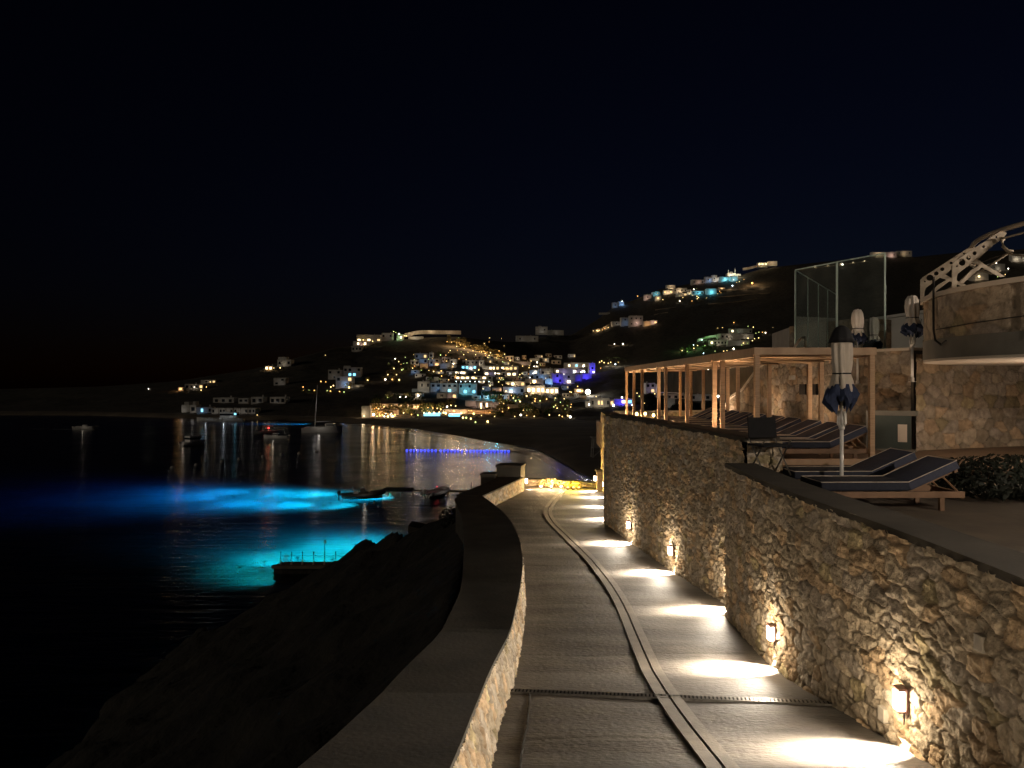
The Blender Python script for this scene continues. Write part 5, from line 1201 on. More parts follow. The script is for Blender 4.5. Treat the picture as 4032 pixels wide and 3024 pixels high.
lamps(*z3, [(1100, 262, 'N', .9), (1146, 262, 'N', .9), (1184, 274, 'W', .5), (1253, 272, 'W', .8), (492, 425, 'W', .6), (318, 483, 'N', .45), (450, 480, 'W', .45), (392, 515, 'W', .6), (1745, 135, 'W', .45), (1003, 785, 'W', .35), (1222, 402, 'I', .25)], 'scattered on the dark left headland')
lamps(*z3, [(1503, 480, 'A', .6), (1505, 515, 'A', .7), (1568, 515, 'G', .6), (1625, 518, 'A', .7), (1697, 420, 'A', .8), (1765, 520, 'G', .7), (1805, 480, 'W', .7), (1833, 465, 'W', .7), (1800, 525, 'A', .7), (1900, 530, 'A', .6), (1948, 535, 'G', .6), (2003, 488, 'W', .95), (1750, 425, 'A', .5)], 'in the garden before the blue lit villa')
lamp(585, 1531, 'N', .5, 'alone in the dark, farthest left', d=400)
z4 = (2300, 950, .36166)
lamps(*z4, [(415, 655, 'I', 1.5), (583, 597, 'A', 1.4), (705, 592, 'I', 1.7), (857, 635, 'W', .9), (1040, 650, 'N', 1.4), (1075, 612, 'W', .8), (1195, 523, 'N', 1.3), (1228, 598, 'W', 1.1), (1245, 612, 'W', 1), (1232, 625, 'W', .9), (1175, 650, 'A', .9), (905, 545, 'A', .9), (940, 548, 'W', .9), (870, 555, 'A', .7), (1000, 520, 'A', .7), (1615, 483, 'I', 1.3), (1628, 418, 'W', 1), (1690, 440, 'W', .9), (1660, 448, 'A', .8), (1740, 415, 'A', .8), (1475, 545, 'A', .9), (1935, 240, 'W', 1), (1972, 238, 'W', 1), (1998, 235, 'W', 1), (1875, 272, 'A', .6), (1145, 560, 'W', .6), (800, 570, 'A', .6)], 'in the ridge village')
lamp(2962, 1115, 'A', 2.6, 'large and glowing right of the ridge village')
point('glow', P(2962, 1112, far_d(2962, 1122)) + Vector((0, -3, 2)), (1, .62, .3), 3000, .8)
lamps(*z4, [(330, 1118, 'N', .9), (422, 1118, 'N', 1.2)], 'on the small wall of the middle slope')
lamps(*z4, [(100, 975, 'W', .8), (137, 970, 'W', .9), (168, 968, 'W', .9), (225, 950, 'A', .8), (262, 938, 'W', .8), (200, 965, 'A', .7)], 'on the yellow rocky wall left of the lone villa')
lamps(*z4, [(1068, 1190, 'W', .9), (1122, 1200, 'G', .6), (1235, 1135, 'W', .7), (1195, 1165, 'W', .8), (1315, 1135, 'G', .6), (1190, 1128, 'I', .5), (1283, 1072, 'I', .7), (1300, 1220, 'I', .5), (1425, 1195, 'G', .6), (1520, 1195, 'W', .7), (1555, 1190, 'W', .6), (1628, 1170, 'N', 1.4), (1735, 1110, 'W', .8), (1785, 1055, 'W', 1), (1832, 1082, 'W', .8), (1855, 1060, 'W', .7), (1900, 1052, 'W', .8), (1975, 995, 'N', 1), (1940, 990, 'A', .7), (1870, 1000, 'G', .6), (1903, 990, 'G', .7), (1603, 975, 'N', 1.2), (1842, 935, 'W', .9), (1785, 925, 'G', .7), (1630, 885, 'A', .9), (1453, 945, 'W', .5), (1508, 940, 'W', .5), (2055, 940, 'W', .4), (1715, 1130, 'G', .7), (1780, 1110, 'G', .6), (1385, 1100, 'W', .8)], 'around the green slope villa')
lamps(*z2, [(1700, 650, 'W', .9), (1730, 632, 'W', .9), (1765, 655, 'W', .9), (1825, 665, 'W', .8), (1860, 650, 'W', .8), (1928, 680, 'I', .8), (1970, 650, 'W', .5)], 'beneath the palm trees of the middle slope')
lamps(*z2, [(1550, 1265, 'N', 1.1), (1900, 1275, 'N', 1.2), (2025, 1160, 'N', .9), (1650, 1150, 'W', .5), (2055, 1225, 'I', 1), (2140, 1215, 'I', .9), (2170, 1270, 'N', .6), (1715, 735, 'A', .6)], 'around the white bungalow and violet bar')
z5_ = (2450, 1380, .24864)
lamps(*z5_, [(625, 450, 'W', .6), (875, 440, 'W', .6), (985, 412, 'W', .6), (1360, 300, 'N', .8), (515, 685, 'W', .6), (235, 675, 'W', .5), (650, 590, 'W', .6), (1530, 535, 'W', .5), (1740, 612, 'W', .5), (1640, 610, 'N', 1.5), (1518, 725, 'N', 1.2), (1855, 415, 'G', .8), (350, 830, 'W', .7), (2190, 295, 'W', .8), (2195, 385, 'W', .6), (270, 725, 'G', .6)], 'seen between the pergola posts')
lamps(3432, 800, .27125, [(1535, 1090, 'N', 1.5), (1810, 870, 'N', 1.2), (1985, 950, 'N', 1.3), (2160, 755, 'N', 1.4), (1610, 1050, 'G', 1), (1830, 1070, 'G', .9), (1890, 1040, 'W', 1), (1940, 1035, 'W', .8)], 'behind the balcony railing')
lamp(3317, 1041, 'N', 1.9, 'shining through the top of the glass screen')
rl = random.Random(9)
for x0, x1, y0, y1, n_, wh in ((1560, 1900, 1395, 1500, 26, 'among the upper houses and gardens'), (1900, 2160, 1400, 1560, 26, 'along the arched hotel front'), (1440, 1960, 1592, 1640, 34, 'at the beach restaurant'), (1960, 2260, 1540, 1640, 26, 'around the bright restaurant below the club'), (1760, 1990, 1325, 1410, 22, 'on the golden lit rocky slope'), (2610, 2840, 1125, 1180, 12, 'in the ridge village')):
    for _ in range(n_): lamp(rl.uniform(x0, x1), rl.uniform(y0, y1), rl.choice('WWAAG'), rl.uniform(.35, .6), wh)
# stadium-bright mast lamp over the dark ground right of the restaurant
d = far_d(2315, 1556); r = empty('mast_lamp', P(2315, 1543, d), 0, 'very bright mast floodlight between restaurant and dark hillside', 'mast lamp')
b_ = MB(); b_.lathe([(.1, -1.2), (1.0, -.8), (1.3, 0), (1.0, .8), (.1, 1.2)], n=12); b_.build('lamp_head', M['bulb_white'], r, smooth=True)
b_ = MB(); b_.tube([(0, 0, -3), (0, 0, -.8)], .09, 6); b_.build('mast', M['dark_metal'], r); point('mast_light', (0, -1.5, .3), (1, .95, .85), 2600, .8, r)

build_lamps()
# ------------------------------------------------------------------ shrubs, palms and trees of the town
shr = []
for s_ in range(4):
    me = leafclump(120, 1.25, 1.0, .8, .22, 20 + s_).mesh('foliage'); shr.append(me)
def shrub(px, py, s, m_, where, k):
    d = far_d(px, py); me = shr[k % 4].copy() if False else shr[k % 4]
    r = empty('garden_shrub', P(px, py, d), k * 1.3, 'leafy lamp lit shrub ' + where, 'shrub', 'shrubs ' + where); r.scale = (s, s, s)
    o = bpy.data.objects.new('foliage', me2[m_][k % 4]); col.objects.link(o); o.parent = r
    q = bpy.data.objects.new('stem', stem_me); col.objects.link(q); q.parent = r
stb = MB(); stb.tube([(0, 0, -.6), (0, 0, .7)], .08, 5); stem_me = stb.mesh('stem'); stem_me.materials.append(M['bark'])
me2 = {}
for m_ in ('leaf_lamp_gold', 'leaf', 'leaf_lit'):
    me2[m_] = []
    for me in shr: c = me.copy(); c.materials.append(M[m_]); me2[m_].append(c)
rs = random.Random(3); k = 0
for i in range(58):
    t = rs.random(); px = 1762 + t * 215; py = 1336 + t * 62 + rs.uniform(-16, 22) * (1 - .3 * t); shrub(px, max(py, ridge(px)[0] + 3), rs.uniform(.8, 1.7), 'leaf_lamp_gold', 'on the golden lit rocky slope', k); k += 1
for _ in range(30): shrub(rs.uniform(1520, 1830), rs.uniform(1395, 1500), rs.uniform(.8, 1.5), rs.choice(('leaf', 'leaf_lamp_gold')), 'among the upper houses', k); k += 1
for _ in range(24): shrub(rs.uniform(1950, 2240), rs.uniform(1560, 1640), rs.uniform(.8, 1.5), 'leaf', 'below the bright restaurant', k); k += 1
for _ in range(26):
    t = rs.random(); shrub(2680 + t * 200, 1385 - t * 45 + rs.uniform(-14, 18), rs.uniform(.8, 1.6), 'leaf', 'around the green slope villa', k); k += 1
for _ in range(12): shrub(rs.uniform(1440, 1680), rs.uniform(1560, 1590), rs.uniform(1, 1.6), 'leaf', 'above the beach restaurant', k); k += 1
for i, x in enumerate((1195, 1218, 1240, 1290, 1302, 1335, 1352)): shrub(x, 1546, .9, 'leaf', 'in the garden before the blue lit villa', k); k += 1
for _ in range(14): shrub(rs.uniform(1908, 1980), rs.uniform(1543, 1572), rs.uniform(.8, 1.3), 'leaf', 'under turquoise light beside the blue house', k); k += 1
for px in (1925, 1960): point('turquoise_flood', P(px, 1560, far_d(px, 1572)) + Vector((0, -3, 1)), (.1, .6, 1), 900, .3)
for px, py in ((2760, 1360), (2700, 1375), (2800, 1325)): point('green_flood', P(px, py, far_d(px, py + 8)) + Vector((0, -3, 1.5)), (.35, 1, .3), 420, .3)
for i in range(5): px = 1780 + i * 45; py = 1350 + i * 12; point('golden_flood', P(px, py, far_d(px, py + 8)) + Vector((0, -4, 2)), (1, .62, .3), 2600, .4)
rs2 = random.Random(21); nn_ = 0
for px, py, where in LAMPXY:
    if nn_ > 95: break
    if where.startswith(('around the bright', 'among', 'at the beach rest', 'around the green', 'on the dark slope', 'in the ridge')) and rs2.random() < .62:
        shrub(px + rs2.uniform(-5, 5), py + rs2.uniform(-1, 5), rs2.uniform(1.0, 1.9), rs2.choice(('leaf_lamp_gold', 'leaf_lamp_gold', 'leaf_lit')), 'by a lamp ' + where.replace('around the bright restaurant below the club', 'around the bright restaurant').replace(' on the dark slope above', ' above'), k); k += 1; nn_ += 1
        point('lamp_pool', P(px, py, far_d(px, py + 6)) + Vector((0, -1.6, .6)), rs2.choice(((1, .7, .36), (1, .8, .5), (1, .58, .28))), rs2.uniform(25, 70), .3)
# palms
def palm_mesh():
    f_ = MB()
    for j in range(11):
        a = j * 2 * math.pi / 11; pts = [(0, 0, 5), (.9 * math.cos(a), .9 * math.sin(a), 5.5), (1.8 * math.cos(a), 1.8 * math.sin(a), 5.2), (2.4 * math.cos(a), 2.4 * math.sin(a), 4.4)]
        for (x0, y0, z0), (x1, y1, z1) in zip(pts[:-1], pts[1:]):
            for q in range(4):
                t = q / 4; x, y, z = x0 + (x1 - x0) * t, y0 + (y1 - y0) * t, z0 + (z1 - z0) * t
                for sgn in (-1, 1):
                    nx_, ny_ = -math.sin(a) * sgn, math.cos(a) * sgn; f_.add([(x, y, z), (x + math.cos(a) * .15, y + math.sin(a) * .15, z), (x + nx_ * .5 + math.cos(a) * .35, y + ny_ * .5 + math.sin(a) * .35, z - .35)], [(0, 1, 2)])
    t_ = MB(); t_.tube([(0, 0, -1), (.1, 0, 2), (0, 0, 5.1)], [.24, .17, .2], 7); return f_.mesh('fronds'), t_.mesh('trunk')
fme, tme = palm_mesh(); fme.materials.append(M['leaf']); tme.materials.append(M['bark'])
for i, (px, py, s) in enumerate(((2396, 1436, .95), (2412, 1436, .8), (2425, 1437, 1.0), (2442, 1436, .75), (2372, 1434, .7), (2458, 1432, .6), (2470, 1430, .55), (2168, 1452, .4))[:7]):
    r = empty('palm_tree', P(px, py, far_d(px, py)), i, 'lamp lit palm tree, %s from the left in the middle slope grove' % ('second third fourth fifth first sixth seventh'.split()[i]), 'palm tree', 'palm trees on the middle slope'); r.scale = (s,) * 3
    for nme, me in (('crown', fme), ('trunk', tme)): o = bpy.data.objects.new(nme, me); col.objects.link(o); o.parent = r
for px in (2385, 2410, 2430, 2455): point('palm_flood', P(px, 1434, far_d(px, 1440)) + Vector((0, -3, .5)), (1, .85, .6), 260, .2)
# dark round trees in front of the white houses
for i, (x0, x1, yt, yb, lab) in enumerate(((2532, 2584, 1548, 1628, 'large dark round tree seen between the pergola posts'), (2586, 2616, 1560, 1628, 'narrower dark tree right of the round tree'), (2640, 2700, 1590, 1630, 'low dark shrubbery mass behind the pergola, left'), (2702, 2760, 1585, 1632, 'low dark shrubbery mass behind the pergola, middle'), (2762, 2840, 1580, 1632, 'low dark shrubbery mass behind the pergola, right'), (2170, 2186, 1405, 1425, 'small pale cypress above the club'))):
    d = far_d((x0 + x1) / 2, min(yb, 1632)); w_ = (x1 - x0) / F * d; h = (yb - yt) / F * d; r = empty('dark_tree', P((x0 + x1) / 2, yb, d - 6), 0, lab, 'tree')
    lf = leafclump(1500, w_ / 2, w_ / 2.5, h / 2, .28, 50 + i); lf.build('crown', M['leaf_dark'], r)
    t_ = MB(); t_.tube([(0, 0, -1), (0, 0, h * .6)], [.3, .15], 6); t_.build('trunk', M['bark'], r)

# lifeguard stand on the beach
p = P(2350, 1800, 121); r = empty('lifeguard_stand', p, .15, 'white wooden lifeguard stand on the dark beach by the tall wall corner', 'lifeguard stand')
for sx in (-.7, .7):
    for sy in (-.6, .6):
        l = MB(); l.tube([(sx * 1.1, sy, 0), (sx * .85, sy, 3.1)], .07, 6); l.build('leg', M['dim_plaster'], r)
b_ = MB(); b_.b2((-.8, -.6, 1.45), (.8, .6, 1.56)); b_.build('platform', M['dim_plaster'], r)
b_ = MB(); b_.b2((-.95, -.7, 3.1), (.95, .7, 3.22)); b_.build('roof', M['dim_plaster'], r)
b_ = MB(); b_.b2((-.7, .5, 1.56), (.7, .56, 2.9)); b_.b2((-.8, -.62, 2.0), (.8, -.56, 2.12)); b_.tube([(-.7, -.6, .1), (.7, -.6, 1.4)], .05, 5); b_.build('brace', M['dim_plaster'], r)

# ================================================================== ON THE WATER
def on_sea(px, py): d = EYE * F / (py - 1512); return Vector(((px - 2016) / F * d, d, 0))
def hull(L_, W_, H_, n=14, sheer=.35, flat=.75):
    """bow at +x"""
    vs = []; fs = []; m_ = 7
    for i in range(n + 1):
        t = i / n; x = -L_ / 2 + L_ * t; w_ = W_ / 2 * (1 if t < flat else math.cos((t - flat) / (1 - flat) * math.pi / 2) ** .7) * (.86 + .14 * min(1, t * 4)); z1_ = H_ * (1 + sheer * t * t)
        w_ = max(w_, .02)
        for j in range(m_):
            u_ = j / (m_ - 1); a = (u_ - .5) * 2; yy = w_ * math.copysign(abs(a) ** .6, a) if a else 0; zz = -.2 + (z1_ + .2) * abs(a) ** 1.8
            vs.append((x, yy, zz + .25 * max(0, t - .8) * 5 * .4 * (1 - abs(a))))
    for i in range(n):
        for j in range(m_ - 1): fs.append((i * m_ + j, i * m_ + j + 1, (i + 1) * m_ + j + 1, (i + 1) * m_ + j))
    fs.append(tuple(range(m_)))
    for i in range(n): fs.append((i * m_, (i + 1) * m_, (i + 1) * m_ + m_ - 1, i * m_ + m_ - 1))
    mb = MB(); mb.add(vs, fs); return mb
def outboard(r, x, s=1, m_='rubber', tilt=0):
    b_ = MB(); c_, s_ = math.cos(tilt), math.sin(tilt)
    b_.box((x - .18 * s, 0, .75 * s), (.38 * s, .3 * s, .42 * s), 0, -tilt); b_.box((x - .2 * s, 0, .25 * s), (.14 * s, .1 * s, .8 * s), 0, -tilt); b_.build('outboard_motor', M[m_], r, bevel=.04)
def rib(px, py, L_, rz, lab, tube_m, W_=2.0, light=None, motor='rubber', tilt=0, console=True):
    p = on_sea(px, py); r = empty('inflatable_boat', p, rz, lab, 'inflatable boat')
    h = hull(L_ * .92, W_ * .6, .3); h.build('hull', M['hull_white'], r)
    t = MB(); pts = []
    for k in range(25):
        u_ = k / 24; 
        if u_ < .4: pts.append((-L_ / 2 + u_ / .4 * L_ * .72, W_ / 2 - .2, .38 + .12 * u_))
        elif u_ > .6: pts.append((-L_ / 2 + (1 - u_) / .4 * L_ * .72, -W_ / 2 + .2, .38 + .12 * (1 - u_)))
        else:
            a = (u_ - .4) / .2 * math.pi; pts.append((L_ * .22 + L_ * .28 * math.sin(a), (W_ / 2 - .2) * math.cos(a), .43 + .25 * math.sin(a)))
    t.tube(pts, [.12] + [.23] * 23 + [.12], 10); t.build('tube', M[tube_m], r, smooth=True)
    if console:
        b_ = MB(); b_.box((.0, 0, .75), (.5, .6, .75)); b_.box((.12, 0, 1.2), (.06, .6, .3), 0, .3); b_.build('console', M['rubber'], r, bevel=.04)
        b_ = MB(); b_.box((-.75, 0, .62), (.5, .8, .45)); b_.box((.9, 0, .45), (.6, .7, .2)); b_.build('seat', M['hull_white'], r, bevel=.06)
        b_ = MB(); b_.tube([(-1.0, -.5, .5), (-1.05, -.45, 1.3), (-1.05, .45, 1.3), (-1.0, .5, .5)], .03, 6); b_.build('roll_bar', M['steel'], r)
    outboard(r, -L_ / 2, 1, motor, tilt)
    if light:
        b_ = MB(); b_.lathe([(.01, -.06), (.06, 0), (.01, .06)], light, 8); b_.build('navigation_light', M['bulb_red'], r); point('red_light', (light[0], light[1], light[2] + .15), (1, .05, .05), .12, .05, r)
    point('boat_fill', (0, -1.7, 1.0), (1, .85, .7), 3, .1, r)  # point light without fixture, added to brighten the dark tubes
    return r
rib(1428, 1962, 4.7, .30, 'dark rigid inflatable boat silhouetted over the blue lit water', 'rubber')
rib(1716, 1953, 3.6, 1.0, 'pale inflatable dinghy with small red light moored by the jetty', 'rubber_grey', 1.9, (-.2, -.3, 1.1), 'hull_white', .6, False)
def motorboat(px, py, L_, W_, rz, lab, cabin=(), glass=True, Hh=.8):
    p = on_sea(px, py); r = empty('motor_boat', p, rz, lab, 'motor boat'); hull(L_, W_, Hh).build('hull', M['hull_white'], r, smooth=False)
    for (x0, x1, z0, z1_, ww) in cabin:
        b_ = MB(); b_.b2((x0 * L_, -ww / 2 * W_, z0), (x1 * L_, ww / 2 * W_, z1_)); cb_ = b_.build('cabin', M['hull_white'], r, bevel=.12)
        if glass:
            g_ = MB(); zz = z0 + (z1_ - z0) * .42; g_.b2((x0 * L_ - .02, -ww / 2 * W_ - .02, zz), (x1 * L_ + .02, ww / 2 * W_ + .02, zz + (z1_ - z0) * .33)); g_.build('window_band', M['dark_glass'], cb_, bevel=.03)
    return r
r = motorboat(760, 1754, 5.2, 2.5, .95, 'small white cabin cruiser moored on the dark water', [(-.25, .22, .7, 2.0, .78)])
outboard(r, -2.6, 1, 'rubber'); point('hull_fill', (-3.2, -1.6, 1.3), (1, .85, .7), 3.5, .1, r)  # lights added beside the moored boats to brighten their hulls
r = motorboat(340, 1692, 6.8, 2.2, .05, 'speed boat with pale hull and wake at the far left', [(-.12, .02, .7, 1.35, .6), (-.36, -.24, .6, 1.05, .6)], glass=False, Hh=.85); outboard(r, -3.4, 1, 'hull_white'); point('hull_fill', (0, -2.0, .7), (1, .85, .7), 1.6, .1, r)
wk = MB(); q = on_sea(290, 1691)
wk.add([(0, 0, .06), (-3, .5, .05), (-9, 1.4, .04), (-9.5, .6, .04), (-3, -.5, .05)], [(0, 1, 2, 3, 4)]); wk.add([(-9, 1.6, .05), (-16, 2, .04), (-15, 1.2, .04)], [(0, 1, 2)])
o = wk.build('wake', M['foam'], loc=q + Vector((3, 0, 0))); tag(o, kind='structure')
r = motorboat(868, 1660, 16.0, 3.8, math.pi - .04, 'long low white motor yacht moored before the boathouses', [(-.36, -.02, 1.2, 3.2, .7)], Hh=1.1); point('hull_fill', (-3, 4.5, 1.6), (.8, .9, 1), 16, .2, r); point('hull_fill', (3, 4.5, 1.6), (.8, .9, 1), 10, .2, r)
b_ = MB(); b_.b2((-5.9, 1.4, 2.3), (-5.2, 1.46, 2.8)); b_.build('lit_window', M['win_cyan'], r)
r = motorboat(1087, 1728, 5.6, 2.1, math.pi, 'white day boat with low console in front of the dark canopy boat', [(-.1, .12, .6, 1.3, .6)], Hh=.75); outboard(r, -2.8, 1, 'hull_white'); point('hull_fill', (0, 2.6, 1.2), (1, .88, .7), 5, .1, r)
r = motorboat(1058, 1710, 7.0, 2.6, .3, 'dark boat with cream canopy and glowing red light', [(-.2, .15, 2.0, 2.25, .8)], glass=False, Hh=.8)
for xx in (-1.3, 1.0):
    for yy in (-.9, .9): b_ = MB(); b_.tube([(xx, yy, .7), (xx, yy, 2.0)], .04, 5); b_.build('canopy_post', M['steel'], r)
b_ = MB(); b_.lathe([(.03, -.2), (.2, 0), (.03, .2)], (0, -1.3, 1.6), 8); b_.build('navigation_light', M['bulb_red'], r); point('red_light', (0, -2.0, 1.6), (1, .04, .03), 1.5, .2, r)
# catamaran with mast
p = on_sea(1268, 1702); r = empty('sailing_catamaran', p, .06, 'white sailing catamaran with tall bare mast', 'sailing boat')
for yy in (-1.9, 1.9): h = hull(9.6, 1.3, 1.25); o = h.build('hull', M['hull_white'], r); o.location = (0, yy, 0)
b_ = MB(); b_.b2((-4.0, -2.0, 1.0), (3.0, 2.0, 1.5)); b_.build('deck', M['hull_white'], r, bevel=.1)
b_ = MB(); b_.b2((1.0, -1.5, 1.5), (3.2, 1.5, 2.35)); c_ = b_.build('cabin', M['hull_white'], r, bevel=.2); b_ = MB(); b_.b2((1.3, -1.53, 1.8), (3.22, 1.53, 2.1)); b_.build('window_band', M['dark_glass'], c_)
b_ = MB(); b_.tube([(-1.8, 0, 1.5), (-1.15, 0, 12.2)], [.15, .10], 8); b_.build('mast', M['hull_white'], r, smooth=True)
b_ = MB(); b_.tube([(-1.7, 0, 2.7), (3.6, 0, 2.9)], .12, 8); b_.build('boom', M['rubber_grey'], r, smooth=True)
b_ = MB(); b_.tube([(-1.15, 0, 12.1), (4.8, 0, 1.3)], .015, 4); b_.tube([(-1.15, 0, 12.1), (-4.5, 0, 1.3)], .015, 4); b_.build('stay', M['steel'], r)
point('hull_fill', (0, -4.5, 1.6), (1, .9, .78), 11, .2, r); point('mast_fill', (-1.7, -2.2, 7), (1, .95, .9), 14, .2, r)  # both lights are added fills for hull and mast
# mooring buoys
bu = MB(); bu.lathe([(.02, -.3), (.25, -.2), (.34, 0), (.25, .24), (.06, .34)], n=10); bme_ = bu.mesh('mooring_buoy', True); bme_.materials.append(M['whitewash'])
tiny = MB(); tiny.lathe([(.05, .36), (.06, .42), (.02, .46)], n=8)
for i, (zx, zy) in enumerate(((80, 1357), (341, 1328), (620, 1293), (807, 1267), (1068, 1238), (1268, 1220), (1459, 1204), (1652, 1188))):
    p = on_sea(650 + zx * .36166, 1352 + zy * .36166); o = bpy.data.objects.new('mooring_buoy', bme_); col.objects.link(o); o.location = p
    tag(o, 'small pale mooring buoy in the long line on dark water', 'buoy', 'mooring buoys in a line'); point('buoy_fill', (0, -1.2, .9), (1, .95, .85), .15, .05, o)  # each buoy gets a faint added light, it carries no lamp
for px, py, lab in ((1474, 1981, 'small pale float below the dark inflatable boat, upper one'), (1491, 1995, 'small pale float below the dark inflatable boat, lower one')):
    o = bpy.data.objects.new('float_buoy', bme_); col.objects.link(o); o.location = on_sea(px, py); o.scale = (.45,) * 3; tag(o, lab, 'float'); pass
# string of blue lights on the swimming line
bl = MB(); bl.lathe([(.03, -.16), (.17, -.1), (.2, 0), (.17, .12), (.03, .2)], n=10); blm = bl.mesh('buoy_light', True); blm.materials.append(M['bulb_blue'])
xs = [322, 370, 412, 457, 502, 545, 590, 635, 680, 743, 788, 832, 877, 918, 960, 1008, 1068, 1112, 1156, 1198, 1242, 1285, 1328, 1372, 1414, 1457, 1500, 1543, 1587]
line = []
for i, x in enumerate(xs):
    p = on_sea(1500 + x * .3165, 1776 + (x - 322) * .003); o = bpy.data.objects.new('blue_buoy_light', blm); col.objects.link(o); o.location = p + Vector((0, 0, .15)); line.append(p + Vector((0, 0, .04)))
    tag(o, 'glowing blue light in the straight line of lights on the water', 'buoy light', 'blue lights of the swimming line')
b_ = MB(); b_.tube([line[0]] + line + [line[-1] + Vector((14, 2, 0))], .035, 5); tag(b_.build('swim_rope', M['rope']), 'pale rope linking the row of blue lights across the water', 'rope')
# low jetty behind the parapet, with white mooring post
a, b_ = on_sea(1513, 1938), on_sea(1880, 1940)
r = empty('jetty', a, 0, 'long low narrow jetty between the two inflatable boats and the parapet', 'jetty')
v = b_ - a; ang_ = math.atan2(v.y, v.x); L_ = v.length
m_ = MB(); m_.box((v.x / 2, v.y / 2, .18), (L_, 1.0, .12), ang_); m_.build('deck', M['floor_stone'], r)
for i in range(8):
    m_ = MB(); q = v * ((i + .5) / 8); m_.tube([(q.x, q.y - .42, -2.6), (q.x, q.y - .42, .2)], .09, 6); m_.build('pile', M['wood'], r)
m_ = MB(); m_.box((1.6, 0, .32), (3.4, 1.6, .25), ang_); m_.build('float', M['rock'], r, bevel=.05)
p = on_sea(1856, 1937); m_ = MB(); m_.tube([(0, 0, 0), (0, 0, .9), (.05, 0, 1.0)], .06, 8); tag(m_.build('mooring_post', M['white_metal'], loc=p + Vector((0, 0, .2)), smooth=True), 'slim white mooring post at the right end of the jetty', 'post'); point('post_light', p + Vector((-.3, -1, 1.6)), (.8, .85, 1), 1.2, .1)
# small pier with rope railing and lamp pole, cyan water behind
KP = 51.0; p0 = P(1106, 2240, KP)
p0.z = .55
r = empty('pier_platform', p0, 0, 'small stone pier platform at the water edge before the cyan light', 'pier')
m_ = MB(); m_.prism([(-.55, -.35), (0, .75), (5.5, .70), (5.5, -.5), (.1, -.55)], -.2, 0); m_.build('deck', M['floor_stone'], r, bevel=.03)
m_ = MB(); m_.prism([(-.4, -.2), (.1, .6), (5.5, .55), (5.5, -.3), (.2, -.4)], -3, -.2); m_.build('base', M['rock'], r)
xs_ = [.02, .74, 1.46, 2.2, 2.93, 3.66]; tops = []
for i, x in enumerate(xs_):
    hh = .86 if i != 4 else 1.62
    q = empty('rope_post', p0 + Vector((x, -.1, 0)), 0, None, 'post', 'rope posts on the small pier')
    q['label'] = 'slim post with pale foot on the small pier, %s from the left' % ('first second third fourth fifth sixth'.split()[i]) if i != 4 else 'tall lamp pole on the small pier between rope posts'
    m_ = MB(); m_.lathe([(.085, 0), (.06, .1), (.035, .32), (.03, .34)], n=10); m_.build('foot', M['grey_plate'], q, smooth=True)
    m_ = MB(); m_.tube([(0, 0, .3), (0, 0, hh - .06)], .026, 8); m_.lathe([(.026, hh - .1), (.045, hh - .06), (.045, hh)], n=10); m_.build('shaft', M['dark_metal'], q)
    if i == 4: m_ = MB(); m_.box((.04, -.04, hh - .12), (.1, .09, .2)); m_.build('lamp_head', M['bulb_green'] if False else M['grey_plate'], q)
    tops.append(p0 + Vector((x, -.1, .66)))
m_ = MB()
for a, b_ in zip(tops, tops[1:] + [tops[-1] + Vector((.8, 0, -.05))]):
    m_.tube([a.lerp(b_, t) + Vector((0, 0, -.10 * math.sin(t * math.pi))) for t in np.linspace(0, 1, 9)], .014, 5)
tag(m_.build('rope_railing', M['rope']), 'sagging rope strung between the posts of the small pier', 'rope')
m_ = MB(); m_.tube([(.12, .3, -.02), (.12, .3, .52), (.2, .3, .58), (.28, .3, .5), (.28, .3, -.02)], .02, 6); m_.tube([(.12, .6, -.02), (.12, .6, .52), (.2, .6, .58), (.28, .6, .5), (.28, .6, -.02)], .02, 6)
tag(m_.build('swim_ladder', M['steel'], loc=p0), 'short steel swim ladder handrails on the pier beside the first post', 'ladder')
point('pier_fill', p0 + Vector((1.8, -2.4, 1.6)), (1, .75, .5), 5, .1)  # added light over the water, brightens the front of the pier
# small dark building roof at the edge of the slope
m_ = MB(); p = P(1607, 2071, 27); m_.add([(0, 0, 0), (.85, 0, -.18), (.85, 1, -.18), (0, 1, 0), (0, 0, -1.2), (.85, 0, -1.2), (.85, 1, -1.2), (0, 1, -1.2)], [(0, 1, 2, 3), (0, 4, 5, 1), (1, 5, 6, 2), (2, 6, 7, 3), (3, 7, 4, 0), (4, 7, 6, 5)])
tag(m_.build('wall_stub', M['coping'], loc=p), 'dark sloping masonry stub standing on the rocky slope', 'wall stub')

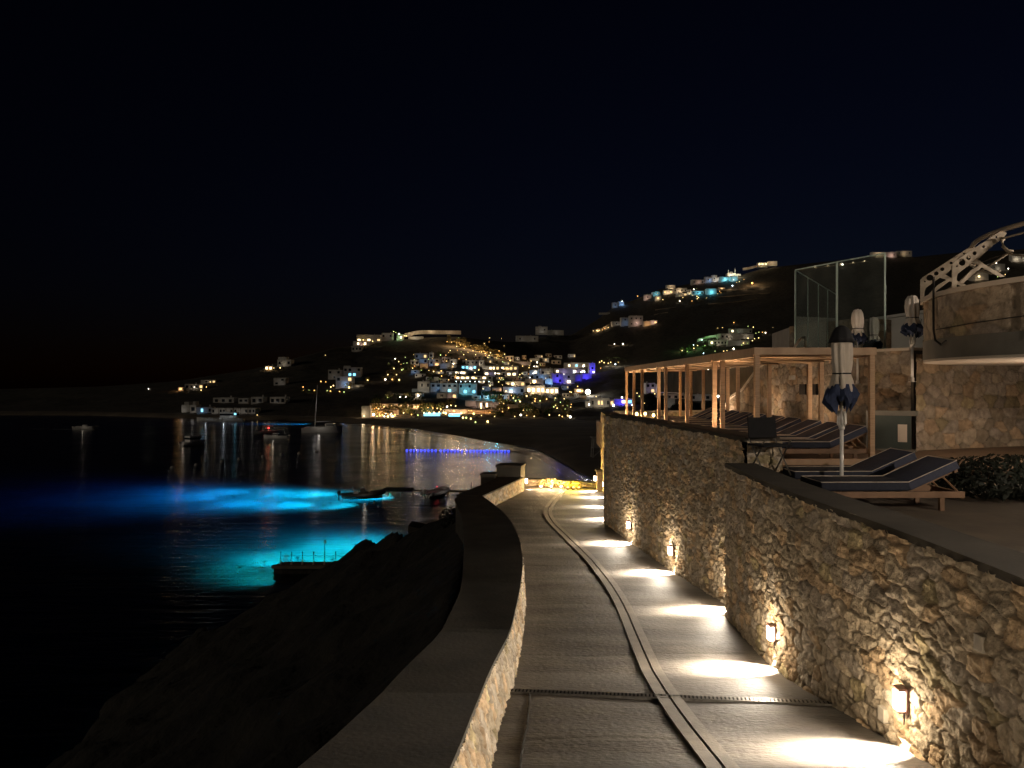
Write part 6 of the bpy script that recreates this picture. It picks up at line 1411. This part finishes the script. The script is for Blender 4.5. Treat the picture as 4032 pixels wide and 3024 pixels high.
# ------------------------------------------------------------------ underwater lamps
def uw(px, py, c, power, dirx, diry, size=150, blend=1.0, rad=.25, z=-1.15, lab=None):
    p = on_sea(px, py); p.z = z; dz = -.16 if size < 100 else -.7; r = empty('underwater_lamp', p, 0, lab, 'underwater lamp', 'underwater lamps off the shore')
    b_ = MB(); b_.lathe([(.16, -.14), (.18, 0), (.12, .08)], n=12); b_.build('housing', M['dark_metal'], r)
    b_ = MB(); b_.tube([(0, 0, -1.5), (0, 0, -.12)], .04, 6); b_.build('stake', M['dark_metal'], r)
    spot('underwater_beam', (dirx * .25, diry * .25, .15), (dirx, diry, dz), c, power, size, blend, rad, r)
for i, (px, py, c, pw) in enumerate(((1610, 1944, (.08, .85, 1), 8000), (1500, 1936, (.07, .85, 1), 16000), (1470, 1972, (.05, .8, 1), 9000), (1380, 1932, (.03, .75, 1), 22000), (1300, 1972, (.02, .66, 1), 14000), (1220, 1930, (.012, .6, 1), 20000), (1110, 1968, (.008, .5, 1), 10000), (1040, 1926, (.006, .45, 1), 12000), (920, 1948, (.004, .40, 1), 3000), (810, 1920, (.003, .3, 1), 800))):
    uw(px, py, c, pw, -1, .0, 80, lab='submerged lamp of the long blue glow, %s from the right' % ('first second third fourth fifth sixth seventh eighth ninth tenth'.split()[i]))
for i, (px, py, c, pw, dx, dy) in enumerate(((1430, 2185, (.04, .95, .90), 9000, -.3, .5), (1310, 2185, (.03, .92, .90), 8000, -.4, .5), (1170, 2180, (.01, .75, .85), 3200, -.5, .4), (1540, 2125, (.02, .8, 1), 7000, -.4, .3), (1400, 2130, (.02, .8, 1), 4500, -.4, .3), (1040, 2195, (.01, .6, .62), 1000, -.3, .1), (1230, 2225, (.01, .7, .7), 1600, -.3, 0), (1080, 2235, (.01, .55, .5), 600, -.3, 0), (940, 2215, (.005, .4, .42), 200, -.3, 0))):
    uw(px, py, c, pw, dx, dy, 120, lab='submerged lamp of the turquoise glow behind the pier, number %s' % ('one two three four five six seven eight nine'.split()[i]))
for i, (px, pw) in enumerate(((1250, 13000), (1170, 7000))):
    uw(px, 1668, (.06, .6, 1), pw, -1, 0, 60, lab='submerged lamp by the far shore, %s' % ('right', 'left')[i])

# bush against the outer side of the parapet
p = P(1782, 2085, 23.5); r = empty('slope_bush', p, 0, 'dark bush growing against the outer side of the parapet above the rocky slope', 'bush')
leafclump(900, .42, .4, .34, .035, 77).build('foliage', M['leaf_dark'], r)
m_ = MB(); m_.tube([(0, 0, -.9), (0, 0, .3)], .03, 6); m_.build('stems', M['bark'], r)
